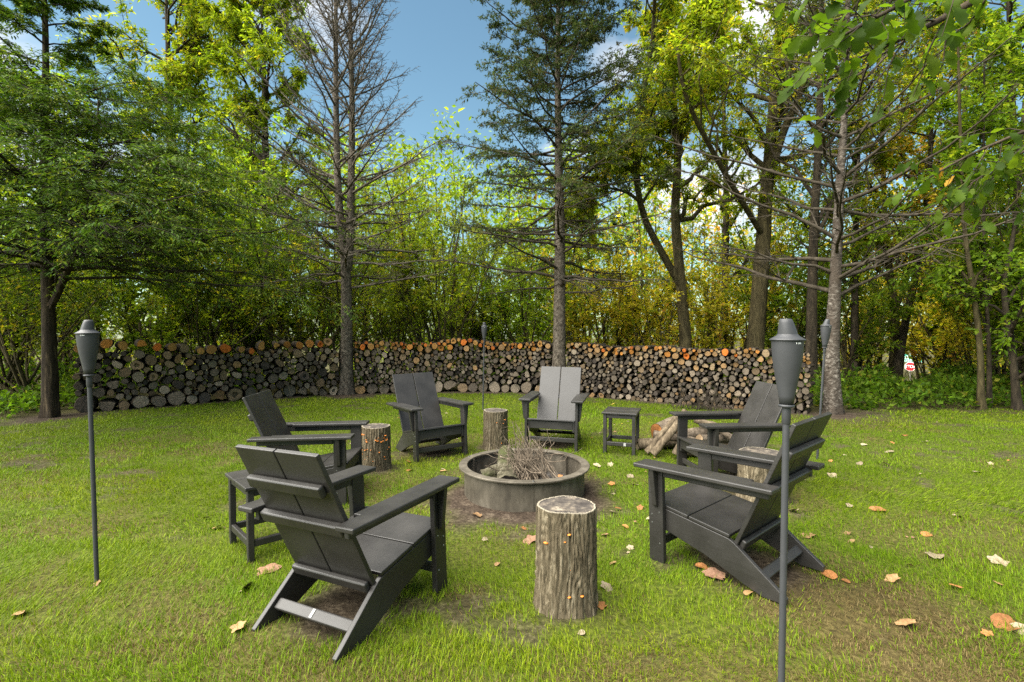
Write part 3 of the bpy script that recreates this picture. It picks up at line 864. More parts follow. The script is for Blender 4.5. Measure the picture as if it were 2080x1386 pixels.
# -- far wood: one mass of leaves and trunks
def far_wood():
    rng = np.random.default_rng(300)
    Gt, Gf = Geo(), Geo()
    n = 120
    az = rng.uniform(-1.02, 1.02, n)
    dist = rng.uniform(21, 44, n)
    x = np.sin(az) * dist * 1.25; y = np.cos(az) * dist
    ok = np.abs(x / y - 0.774) > 0.05
    x, y = x[ok], y[ok]; n = len(x)
    u = 1040 + FPX * x / y
    # the tree tops as seen over the woodpile: a dip between the bare and the dark spruce
    top = np.interp(u, [-400, 200, 560, 700, 850, 950, 1010, 1080, 1250, 1500, 1900, 2500], [150, 220, 290, 290, 340, 360, 430, 360, 360, 430, 430, 330]) + rng.normal(0, 25, n)
    H = np.clip(CAM_H + (667 - top) / FPX * y - ground_z(x, y), 4.5, 14)
    base = np.stack([x, y, ground_z(x, y) - 0.1], -1)
    s = np.linspace(0, 1, 6)
    C = base[:, None] + np.array([0, 0, 1.0]) * (H[:, None] * s[None])[..., None] + np.cumsum(rng.normal(0, 0.12, (n, 6, 3)), 1) * np.array([1, 1, 0]) * (s > 0)[None, :, None]
    R = (0.010 * H)[:, None] * (1 - 0.85 * s[None])
    Gt.add(*tubes(C, R, 6))
    LP, LR = spawn(rng, C, R, 15, 0.06, 1.0, H * 0.28, 0.95, 0.25, 0, 0.03, 0.08, 4, 0.45, 0.02, 0.45, 0.2, True)
    Gt.add(*tubes(LP, LR, 3))
    SP, SR = spawn(rng, LP, LR, 5, 0.2, 1.0, np.linalg.norm(LP[:, -1] - LP[:, 0], axis=1) * 0.5, 0.8, 0.3, 0, 0, 0.08, 3, 0.5, 0.01, 0.3, 0.1)
    # low bushes under the far trees
    nb = 130
    bx_a = rng.uniform(-0.95, 0.95, nb); bd_ = rng.uniform(16, 27, nb)
    bx = np.tan(bx_a) * bd_; by = bd_
    kb = (np.abs(bx / by - 0.774) > 0.06) & (rng.random(nb) < np.where(bx > 1.5, 0.55, 0.8))
    bx, by = bx[kb], by[kb]; nb = len(bx)
    bb = np.stack([bx, by, ground_z(bx, by)], -1)
    BP, BR = spawn(rng, np.stack([bb, bb + [0, 0, .3], bb + [0, 0, .6]], 1), np.full((nb, 3), .03), 16, 0, 1, 2.2, 0.6, 0.4, 0, -0.1, 0.08, 4, 0.5, 0.01, 0.0, 0.35)
    Gt.add(*tubes(BP, BR, 3))
    pb = 1040 + FPX * np.repeat(bx / by, 16)
    kk = rng.random(len(pb)) < 0.7 * sstep(1120, 1350, pb + rng.normal(0, 90, len(pb)))
    for sel, pal, w in ((~kk, YGREEN, (3, 3, 2, .5)), (kk, YELLOW, (3, 4, 3, 1))):
        Gf.add(*leaves_on(rng, BP[sel], 15, 0.1, 1.05, 0.19, 0.5, pal, w, 0.3, sway=0.18))
    pick = u[np.repeat(np.arange(n), 75)]
    right = sstep(1150, 1450, pick + rng.normal(0, 120, len(pick)))
    k = rng.random(len(pick)) < right * 0.75
    for sel, pal, w in ((~k, GREEN, (1.5, 3, 3, 2)), (k, YELLOW, (3, 3, 3, 2))):
        V, F, Cc = leaves_on(rng, SP[sel], 9, 0.0, 1.05, 0.30, 0.5, pal, w, 0.3, sway=0.28)
        Gf.add(V, F, Cc)
    root = link('far_wood', Gf.mesh('far_wood', [M_LEAF]))
    tag(root, 'mass of green and yellow trees far behind the woodpile', 'woods', kind='stuff')
    root.color = (1, 1, 1, 1)
    t = link('trunks', Gt.mesh('trunks', [M_BARK_OLIVE]), root)
    t['kind'] = 'stuff'

far_wood()

# -- low undergrowth at the wood's edge
def undergrowth():
    rng = np.random.default_rng(77)
    G = Geo()
    n = 2100
    x = np.concatenate([rng.uniform(5.4, 14, n), rng.uniform(-15, -7.7, n), rng.uniform(-7, 6, n // 2)])
    y = np.concatenate([rng.uniform(8.8, 13.5, n), rng.uniform(7.2, 13.5, n), rng.uniform(9.5, 14, n // 2)])
    wd = outside_lawn(x, y)
    kp = (rng.random(len(x)) < wd * (0.25 + 1.2 * sstep(0.35, 0.65, fbm(x * 0.9, y * 0.9, 8, 2)))) & (wall_dist(x, y) > 0.5)
    kp &= np.hypot(x - TRUNKS['spruce_c'][0], y - TRUNKS['spruce_c'][1]) > 0.6
    x, y = x[kp], y[kp]
    n = len(x)
    h = (0.16 + 0.75 * fbm(x * 0.7 + 5, y * 0.7, 9, 2)) * rng.uniform(0.5, 1.2, n) * (0.4 + 0.6 * sstep(0.2, 1.6, y - 8.6))
    s = np.linspace(0, 1, 4)
    d = norm(np.stack([rng.normal(0, .4, n), rng.normal(0, .4, n), np.ones(n)], -1))
    C = np.stack([x, y, ground_z(x, y)], -1)[:, None] + d[:, None] * (h[:, None] * s[None])[..., None]
    G.add(*tubes(C, np.full((n, 4), 0.003), 3), np.array([0.05, 0.05, 0.015]))
    V, F, Cc = leaves_on(rng, C, 9, 0.2, 1.05, 0.105, 0.6, [(0.055, 0.11, 0.009), (0.09, 0.16, 0.013), (0.14, 0.21, 0.018), (0.24, 0.24, 0.03)], (3, 4, 2, 0.6), 0.2, sway=0.05)
    G.add(V, F, Cc)
    o = link('undergrowth', G.mesh('undergrowth', [M_LEAF]))
    tag(o, 'low leafy green undergrowth along the edge of the wood', 'undergrowth', kind='stuff')

undergrowth()

# ------------------------------------------------------------------ the oak bough hanging in from outside the frame
def oak_leaf_mesh(seed):
    rng = np.random.default_rng(seed)
    out = [(0.0, 0.0)]
    ys = [0.10, 0.22, 0.30, 0.42, 0.50, 0.62, 0.70, 0.82, 0.90, 1.0]
    xs = [0.05, 0.17, 0.12, 0.26, 0.17, 0.30, 0.20, 0.23, 0.13, 0.0]
    R = [(x * rng.uniform(.85, 1.15), y) for x, y in zip(xs, ys)]
    Lh = [(-x * rng.uniform(.85, 1.15), y) for x, y in zip(xs[:-1], ys[:-1])]
    mid = [(0, y) for y in ys]
    V, F = [], []
    def z(x, y): return 0.28 * abs(x) - 0.22 * y * y + 0.03 * math.sin(9 * y + seed)
    for i, (x, y) in enumerate(R): V.append((x, y, z(x, y)))
    for i, (x, y) in enumerate(Lh): V.append((x, y, z(x, y)))
    m0 = len(V)
    V.append((0, 0, 0))
    for x, y in mid[:-1]: V.append((0, y, z(0, y)))
    nR = len(R)
    def mi(i): return m0 + i
    for i in range(nR - 1):
        a = i
        F.append((mi(i), a, mi(i + 1)) if i == 0 else (mi(i), a - 1, a, mi(i + 1)))
    F.append((mi(nR - 1), nR - 2, nR - 1))
    for i in range(nR - 1):
        a = nR + i
        F.append((mi(i), mi(i + 1), a) if i == 0 else (mi(i), mi(i + 1), a, a - 1))
    F.append((mi(nR - 1), nR - 1, nR + nR - 2))
    me = bpy.data.meshes.new('oak_leaf')
    me.from_pydata([tuple(0.135 * np.array(v)) for v in V], [], F)
    ca = me.color_attributes.new('Col', 'FLOAT_COLOR', 'POINT')
    ca.data.foreach_set('color', np.ones(len(V) * 4, np.float32))
    me.materials.append(M_LEAF)
    for p in me.polygons: p.use_smooth = True
    return me

def oak():
    rng = np.random.default_rng(9)
    base = np.array([4.9, 1.3, 0.0])
    root = thing('oak_tree', 'oak whose leafy bough with large lobed leaves hangs over the lawn', 'tree', tuple(base))
    G, Gl = Geo(), Geo()
    trunk_geo(G, [(0, 0, -0.05), (0.05, 0, 1.5), (0, 0.1, 3.2), (-0.1, 0.1, 5.5), (0, 0, 7.5)], 0.24, 0.06, seed=9)
    paths = [([(4.85, 1.35, 3.1), (3.9, 2.1, 3.55), (2.9, 2.6, 3.35), (2.2, 2.7, 3.0), (1.75, 2.65, 2.78)], 0.05),
             ([(3.3, 2.4, 3.5), (2.5, 2.35, 3.25), (1.9, 2.35, 2.95), (1.45, 2.4, 2.72)], 0.022),
             ([(4.6, 1.6, 3.25), (4.25, 2.7, 3.15), (3.7, 3.3, 2.85), (3.25, 3.6, 2.65), (3.0, 3.7, 2.5)], 0.022),
             ([(4.4, 2.3, 3.2), (4.1, 3.2, 2.95), (3.7, 3.7, 2.7), (3.45, 3.9, 2.5)], 0.02)]
    tips = []
    for p, r in paths:
        P = smooth_path(np.array(p) - base, 16)
        R = np.linspace(r, 0.005, 16)
        Gl = Geo()
        Gl.add(*tubes(P[None], R[None], 7))
        TP, TR = spawn(rng, P[None], R[None], 15, 0.55, 1.0, 0.45, 0.7, 0.25, 0.4, -0.15, 0.06, 5, 0.4, 0.003, 0.3, 0.0, True)
        Gl.add(*tubes(TP, TR, 4))
        link('limb', Gl.mesh('limb', [M_BARK_DARK], True, True), root)
        tips.append(TP)
    TP = np.concatenate(tips)
    o1 = link('trunk', G.mesh('trunk', [M_BARK_DARK], True, True), root)
    leaves = [oak_leaf_mesh(s) for s in range(5)]
    n = 0
    for b in range(len(TP)):
        for j in range(5):
            if n >= 290: break
            t = 0.2 + 0.8 * (j + rng.random()) / 5
            pos, tan = interp(TP[b:b + 1], np.array([t]))
            pos, tan = pos[0], tan[0]
            d = norm(tan * 0.5 + rng.normal(0, 0.6, 3) + np.array([0, 0, -0.55]))
            nr = norm(rng.normal(0, 0.5, 3) + np.array([0, -0.25, 0.9]))
            xa = norm(np.cross(d, nr)); nr = np.cross(xa, d)
            from mathutils import Matrix
            mtx = Matrix((xa, d, nr)).transposed()
            o = link('leaf', leaves[rng.integers(5)], root, tuple(pos), tuple(mtx.to_euler()), (rng.uniform(.6, 1.0),) * 3)
            c = np.array([(0.058, 0.105, 0.008), (0.08, 0.135, 0.010), (0.042, 0.078, 0.009), (0.10, 0.15, 0.012)][rng.integers(4)])
            if rng.random() < 0.015: c = np.array((0.5, 0.27, 0.04))
            o.color = (*c, 1)
            n += 1

oak()

# ------------------------------------------------------------------ woodpile
def log_end_mat(name, per_object):
    m, nt, out = new_mat(name)
    c = obj_col(nt) if per_object else attr_col(nt)
    v = coords(nt, 'Object')
    n1 = noise(nt, 9 if per_object else 40, 6, 0.65, v)
    n2 = noise(nt, 2.5 if per_object else 12, 4, 0.6, v)
    dark = mixc(nt, 1.0, c, (0.42, 0.40, 0.38), 'MULTIPLY')
    col = mixc(nt, ramp(nt, n1, [(0.35, (1, 1, 1)), (0.62, (0, 0, 0))]), c, dark)
    if per_object:
        # growth rings round the log's own axis (local y)
        sx = nt.nodes.new('ShaderNodeSeparateXYZ'); nt.links.new(v, sx.inputs[0])
        cx = nt.nodes.new('ShaderNodeCombineXYZ')
        nt.links.new(sx.outputs['X'], cx.inputs['X']); nt.links.new(sx.outputs['Z'], cx.inputs['Y'])
        ln = nt.nodes.new('ShaderNodeVectorMath'); ln.operation = 'LENGTH'
        nt.links.new(cx.outputs[0], ln.inputs[0])
        ad = nt.nodes.new('ShaderNodeMath'); ad.operation = 'MULTIPLY_ADD'
        nt.links.new(n2, ad.inputs[0]); ad.inputs[1].default_value = 0.35
        nt.links.new(ln.outputs['Value'], ad.inputs[2])
        sn = nt.nodes.new('ShaderNodeMath'); sn.operation = 'SINE'
        mu = nt.nodes.new('ShaderNodeMath'); mu.operation = 'MULTIPLY'; mu.inputs[1].default_value = 42
        nt.links.new(ad.outputs[0], mu.inputs[0]); nt.links.new(mu.outputs[0], sn.inputs[0])
        mr = nt.nodes.new('ShaderNodeMapRange'); mr.inputs[1].default_value = -1; mr.inputs[2].default_value = 1
        mr.inputs[3].default_value = 0.0; mr.inputs[4].default_value = 0.6
        nt.links.new(sn.outputs[0], mr.inputs[0])
        col = mixc(nt, mr.outputs[0], col, dark)
    bsdf(nt, out, col, 0.85, n1, 0.5, 0.01, 0.2)
    return m

M_END = log_end_mat('cut_wood', True)
M_END_A = log_end_mat('cut_wood_small', False)
M_LOGBARK = bark_mat('log_bark', (0.012, 0.009, 0.006), (0.04, 0.031, 0.022), (0.11, 0.09, 0.066), 1, 16, 0.7, 0.012)

def log_geo(rng, n=16, wob=0.07, length=1.0, hollow=False, split=False):
    """unit-radius log, cut end facing -y at y=0, running back along +y"""
    th = np.arange(n) * 2 * math.pi / n
    ph = rng.uniform(0, 6.28, 4)
    rad = 1 + wob * (np.sin(2 * th + ph[0]) + 0.6 * np.sin(3 * th + ph[1]) + 0.4 * np.sin(5 * th + ph[2])) + rng.normal(0, 0.02, n)
    if split:
        cut = math.cos(ph[3] * 0 + 1.25)
        a = np.cos(th - ph[3])
        rad = np.where(a > 0.35, np.minimum(rad, 0.35 / np.maximum(a, 0.01)), rad)
    x, z = rad * np.cos(th), rad * np.sin(th)
    def ringv(sc, y): return np.stack([x * sc, np.full(n, y), z * sc], -1)
    bark = np.concatenate([ringv(0.93, 0.0), ringv(1.0, 0.015), ringv(1.0, length * .5), ringv(0.97, length)])
    i = np.arange(n); j = (i + 1) % n
    bf = np.concatenate([np.stack([i + r * n, i + (r + 1) * n, j + (r + 1) * n, j + r * n], -1) for r in range(3)])
    ty = rng.normal(0, 0.03, n)
    def endr(sc, y): return np.stack([x * sc, np.full(n, y) + ty * sc, z * sc], -1)
    if hollow:
        ends = np.concatenate([endr(0.93, -0.02), endr(0.62, -0.012), endr(0.42, 0.02), endr(0.38, 0.5), endr(0.05, 0.55)])
        ef = np.concatenate([np.stack([i + r * n, i + (r + 1) * n, j + (r + 1) * n, j + r * n], -1) for r in range(4)])
        return (bark, bf[:, ::-1]), (ends, ef)
    ends = np.concatenate([endr(0.93, -0.02), endr(0.55, -0.03), [[0, -0.025, 0]]])
    e4 = np.stack([i, i + n, j + n, j], -1)
    e3 = np.stack([i + n, np.full(n, 2 * n), j + n], -1)
    return (bark, bf[:, ::-1]), (ends, (e4, e3))

LOGV = []
for q in range(10):
    rg = np.random.default_rng(500 + q)
    (bv, bf), (ev, ef) = log_geo(rg, 18, 0.05 if q < 6 else 0.09, 1.0, q in (8, 9), q in (6, 7))
    bm = np_mesh('firewood_bark', bv, [bf], [M_LOGBARK], None, True)
    em = np_mesh('firewood_end', ev, [ef] if not isinstance(ef, tuple) else list(ef), [M_END], None, False)
    LOGV.append((bm, em))

def pack(rng, S, top, rs, rows, crown=None):
    """drop logs one by one into a stack S wide: lowest resting place wins"""
    cx, cz, cr = np.zeros(0), np.zeros(0), np.zeros(0)
    fails = 0
    for r in rows:
        pass
    x = 0.0
    for r in rows:                                        # the bottom course, laid side by side
        if x + 2 * r > S: break
        cx = np.append(cx, x + r); cz = np.append(cz, r * rng.uniform(.85, 1)); cr = np.append(cr, r)
        x += 2 * r * 0.99
    while fails < 25:
        zmin = None
        c = np.arange(0.03, S - 0.03, 0.022) + rng.uniform(-.01, .01)
        mid = rng.uniform(0, S)
        r = rs(rng, None)
        # gravity: try the candidate positions
        d = np.abs(c[:, None] - cx[None])
        rr = r + cr[None]
        zz = np.where(d < rr, cz[None] + np.sqrt(np.maximum(rr ** 2 - d ** 2, 0)), r)
        z = zz.max(axis=1) if len(cx) else np.full(len(c), r)
        z = np.maximum(z, r)
        okk = (z + r * 0.9 < top(c)) & (c > r) & (c < S - r)
        if not okk.any():
            fails += 1
            continue
        score = np.where(okk, z + rng.normal(0, 0.01, len(c)), 9)
        i = int(np.argmin(score))
        rx = rs(rng, (c[i], z[i]))
        if rx is not None and rx < r:                     # a smaller stick suits this part of the pile
            r2 = r + cr
            r = rx
            d1 = np.abs(c[i] - cx); rr1 = r + cr
            z1 = np.where(d1 < rr1, cz + np.sqrt(np.maximum(rr1 ** 2 - d1 ** 2, 0)), r).max() if len(cx) else r
            cx = np.append(cx, c[i]); cz = np.append(cz, max(z1, r)); cr = np.append(cr, r)
        else:
            cx = np.append(cx, c[i]); cz = np.append(cz, z[i]); cr = np.append(cr, r)
    if crown:                                             # a last course of big fresh logs on top
        x = 0.1
        while x < S - 0.1:
            r = rng.uniform(*crown)
            d = np.abs(x - cx); rr = r + cr
            z = np.where(d < rr, cz + np.sqrt(np.maximum(rr ** 2 - d ** 2, 0)), r).max()
            cx = np.append(cx, x); cz = np.append(cz, z); cr = np.append(cr, r)
            x += r * 2 * rng.uniform(1.0, 1.5)
    return cx, cz, cr

def woodpile():
    rng = np.random.default_rng(66)
    dense = smooth_path(WALL, 400)
    seg = np.linalg.norm(np.diff(dense, axis=0), axis=1)
    arc = np.concatenate([[0], np.cumsum(seg)])
    def place(s):
        p = np.array([np.interp(s, arc, dense[:, 0]), np.interp(s, arc, dense[:, 1])])
        q = np.array([np.interp(s + .05, arc, dense[:, 0]), np.interp(s + .05, arc, dense[:, 1])])
        t = (q - p) / np.linalg.norm(q - p)
        return p, t
    s_a = arc[np.argmin(np.hypot(dense[:, 0] - TRUNKS['spruce_a'][0], dense[:, 1] - TRUNKS['spruce_a'][1]))]
    s_b = arc[np.argmin(np.hypot(dense[:, 0] - TRUNKS['spruce_b'][0], dense[:, 1] - TRUNKS['spruce_b'][1]))]
    sections = [
        ('between cedar and bare spruce', 0.0, s_a - 0.16, lambda c, S: 1.14 + 0.05 * np.sin(c * 2.1), lambda rg, p: rg.choice([rg.uniform(.036, .066), rg.uniform(.066, .11)], p=[.66, .34]) if p is None else None, (.09, .16)),
        ('between the two spruces', s_a + 0.16, s_b - 0.17, lambda c, S: 1.15 + 0.03 * np.sin(c * 3.1) + 0.06 * np.exp(-((c - S * .5) / .5) ** 2), lambda rg, p: rg.choice([rg.uniform(.026, .05), rg.uniform(.05, .085)], p=[.72, .28]) if p is None else None, (.10, .16)),
        ('between dark spruce and pale spruce', s_b + 0.17, arc[-1], lambda c, S: 1.12 - 0.07 * c / S + 0.03 * np.sin(c * 4), lambda rg, p: rg.choice([rg.uniform(.024, .044), rg.uniform(.044, .075)], p=[.70, .30]) if p is None else None, (.03, .07))]
    logs = []
    for name, s0, s1, topf, rs, (ra, rb) in sections:
        S = s1 - s0
        rows = [rng.uniform(ra, rb) for _ in range(80)]
        low = 0.15 if s0 == 0 else 0.0
        cx, cz, cr = pack(rng, S, lambda c: topf(c, S) - low, rs, rows, (0.07, 0.11) if s0 == 0 else None)
        for a, b, c in zip(cx, cz, cr):
            logs.append((name, s0 + a, b, c, topf(a, S)))
    # how large each shows: radius over distance
    key = []
    for i, (nm, s, z, r, tp) in enumerate(logs):
        p, t = place(s)
        key.append(-r / np.hypot(*p))
    order = np.argsort(key)
    big = set(order[:295].tolist())
    Gb, Ge = Geo(), Geo()
    for i, (nm, s, z, r, tp) in enumerate(logs):
        p, t = place(s)
        nrm = np.array([t[1], -t[0]])                     # towards the lawn
        out = rng.normal(0, 0.045)
        r = r * 0.935
        p = p + nrm * (0.20 + out)
        zg = float(ground_z(p[0], p[1])) - 0.02
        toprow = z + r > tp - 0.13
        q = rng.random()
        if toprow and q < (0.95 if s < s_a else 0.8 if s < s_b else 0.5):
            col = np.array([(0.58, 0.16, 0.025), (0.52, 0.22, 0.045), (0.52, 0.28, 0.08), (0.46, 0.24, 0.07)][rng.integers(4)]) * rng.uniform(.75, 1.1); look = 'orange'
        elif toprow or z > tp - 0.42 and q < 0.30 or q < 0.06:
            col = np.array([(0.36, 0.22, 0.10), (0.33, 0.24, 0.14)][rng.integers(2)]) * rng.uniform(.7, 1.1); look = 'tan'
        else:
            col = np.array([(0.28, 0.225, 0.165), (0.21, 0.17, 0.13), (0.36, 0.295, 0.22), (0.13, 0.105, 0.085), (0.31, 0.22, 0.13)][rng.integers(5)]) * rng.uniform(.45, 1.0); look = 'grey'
        ang = math.atan2(t[1], t[0]) + rng.normal(0, 0.07)
        tilt = rng.normal(0, 0.04)
        spin = rng.uniform(0, 6.28)
        L = rng.uniform(0.38, 0.46)
        if i in big:
            k = rng.choice(10, p=[.11] * 6 + [.12, .12, .05, .05])
            root = thing('firewood_log', None, 'log', (p[0], p[1], zg + z), (tilt, 0, ang), 'logs stacked ' + nm)
            size = 'thick' if r > 0.095 else 'medium' if r > 0.06 else 'slim'
            course = 'on top of' if toprow else 'at the foot of' if z < 0.2 else 'low in' if z < 0.48 else 'mid-height in' if z < 0.78 else 'high in'
            lab = size + ' ' + {'orange': 'fresh orange-ended', 'tan': 'tan-ended', 'grey': 'weathered grey-ended'}[look] + ' log ' + course + ' woodpile ' + nm
            root['label'] = lab
            squash = rng.uniform(0.8, 1.0)
            b = link('bark', LOGV[k][0], root, (0, 0, 0), (0, spin, 0), (r, L, r * squash if k not in (6, 7) else r))
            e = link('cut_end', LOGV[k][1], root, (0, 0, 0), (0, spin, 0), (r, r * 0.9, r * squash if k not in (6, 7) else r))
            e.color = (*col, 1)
        else:
            rg = rng
            (bv, bf), (ev, ef) = log_geo(rg, 9, 0.06)
            ca, sa = math.cos(ang), math.sin(ang)
            def tr(v, ysc):
                v = v * np.array([r, ysc, r])
                return np.stack([v[:, 0] * ca - v[:, 1] * sa + p[0], v[:, 0] * sa + v[:, 1] * ca + p[1], v[:, 2] + zg + z], -1)
            Gb.add(tr(bv, L), bf)
            n0 = Ge.n
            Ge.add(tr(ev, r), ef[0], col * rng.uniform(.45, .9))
            Ge.F.setdefault(3, []).append(ef[1] + n0)
    o = link('stacked_firewood', Gb.mesh('stacked_firewood', [M_LOGBARK], False, True))
    tag(o, 'small round firewood sticks packed between larger logs of the woodpile', 'firewood', kind='stuff')
    e = link('cut_ends', Ge.mesh('cut_ends', [M_END_A], True, False), o)
    e['kind'] = 'stuff'

woodpile()

def brush_heap():
    rng = np.random.default_rng(31)
    G = Geo()
    n = 48
    c = at(1425, 800, 9.05)
    x0 = c[0] + rng.normal(0, 0.22, n); y0 = 9.0 - 0.5 * (x0 - c[0]) - rng.uniform(0, .3, n)
    st = np.stack([x0, y0, np.zeros(n)], -1)
    d = norm(np.stack([rng.normal(0, .55, n), rng.uniform(0.0, .35, n), rng.uniform(.3, 1.0, n)], -1))
    L = rng.uniform(.2, .55, n)
    s = np.linspace(0, 1, 5)
    C = st[:, None] + d[:, None] * (L[:, None] * s)[..., None] + np.cumsum(rng.normal(0, .015, (n, 5, 3)), 1)
    G.add(*tubes(C, np.repeat(rng.uniform(.004, .011, n)[:, None], 5, 1) * (1 - .5 * s), 4))
    o = link('brush_heap', G.mesh('brush_heap', [M_TWIG_DARK]))
    tag(o, 'heap of thin dark branches leaning against the woodpile', 'brush', kind='stuff')

brush_heap()

# ------------------------------------------------------------------ chairs, tables
def lumber_mat():
    m, nt, out = new_mat('charcoal_lumber')
    v = coords(nt, 'Object', (1, 1, 1))
    n1 = noise(nt, 60, 4, 0.6, coords(nt, 'Object', (1, 0.15, 1)))
    n2 = noise(nt, 5, 4, 0.6, v)
    c = ramp(nt, n2, [(0.3, (0.0125, 0.0112, 0.0098)), (0.7, (0.023, 0.0208, 0.0185))])
    r = nt.nodes.new('ShaderNodeMapRange')
    r.inputs[3].default_value = 0.36; r.inputs[4].default_value = 0.58
    nt.links.new(n2, r.inputs[0])
    n3 = noise(nt, 130, 3, 0.7, v)
    c = mixc(nt, ramp(nt, n3, [(0.66, (0, 0, 0)), (0.74, (0.35, 0.35, 0.35))]), c, (0.11, 0.10, 0.085))
    bsdf(nt, out, c, r.outputs[0], n1, 0.25, 0.004, 0.5)
    return m

M_LUM = lumber_mat()
def plain(name, c, rough=0.5, metal=0.0):
    m, nt, out = new_mat(name)
    p = bsdf(nt, out, mixc(nt, 0.25, c, ramp(nt, noise(nt, 30, 3, 0.5, coords(nt)), [(0.3, tuple(0.5 * q for q in c)), (0.7, c)])), rough)
    p.inputs['Metallic'].default_value = metal
    return m
M_TAG = plain('tag_plate', (0.32, 0.32, 0.30), 0.4)
M_SCREW = plain('screw_steel', (0.30, 0.30, 0.30), 0.35, 0.9)

def boxpart(name, parent, x0, x1, y0, y1, z0, z1, mat=M_LUM, bev=0.005, cache={}):
    V, F = box_vf(x0, x1, y0, y1, z0, z1)
    me = np_mesh(name, V, [F], [mat])
    o = link(name, me, parent)
    if bev: bevel_obj(o, bev)
    return o

def slab(name, parent, yz0, yz1, thick, x0, x1, mat=M_LUM):
    """board across x from (y,z) to (y,z) on its upper/front face"""
    a, b = np.array(yz0), np.array(yz1)
    d = (b - a) / np.linalg.norm(b - a)
    n = np.array([d[1], -d[0]])                           # into the board
    me = prism([tuple(a), tuple(b), tuple(b + n * thick), tuple(a + n * thick)], x0, x1, 'x')
    me.materials.append(mat)
    return bevel_obj(link(name, me, parent), 0.004)

def bar(name, parent, c_yz, d, hgt, thick, x0, x1):
    """bar across x, its section turned so that its height follows direction d"""
    c = np.array(c_yz); d = np.array(d) / np.linalg.norm(d); n = np.array([-d[1], d[0]])
    poly = [c - d * hgt / 2 - n * thick / 2, c + d * hgt / 2 - n * thick / 2, c + d * hgt / 2 + n * thick / 2, c - d * hgt / 2 + n * thick / 2]
    me = prism([tuple(p) for p in poly], x0, x1, 'x')
    me.materials.append(M_LUM)
    return bevel_obj(link(name, me, parent), 0.009, 3)

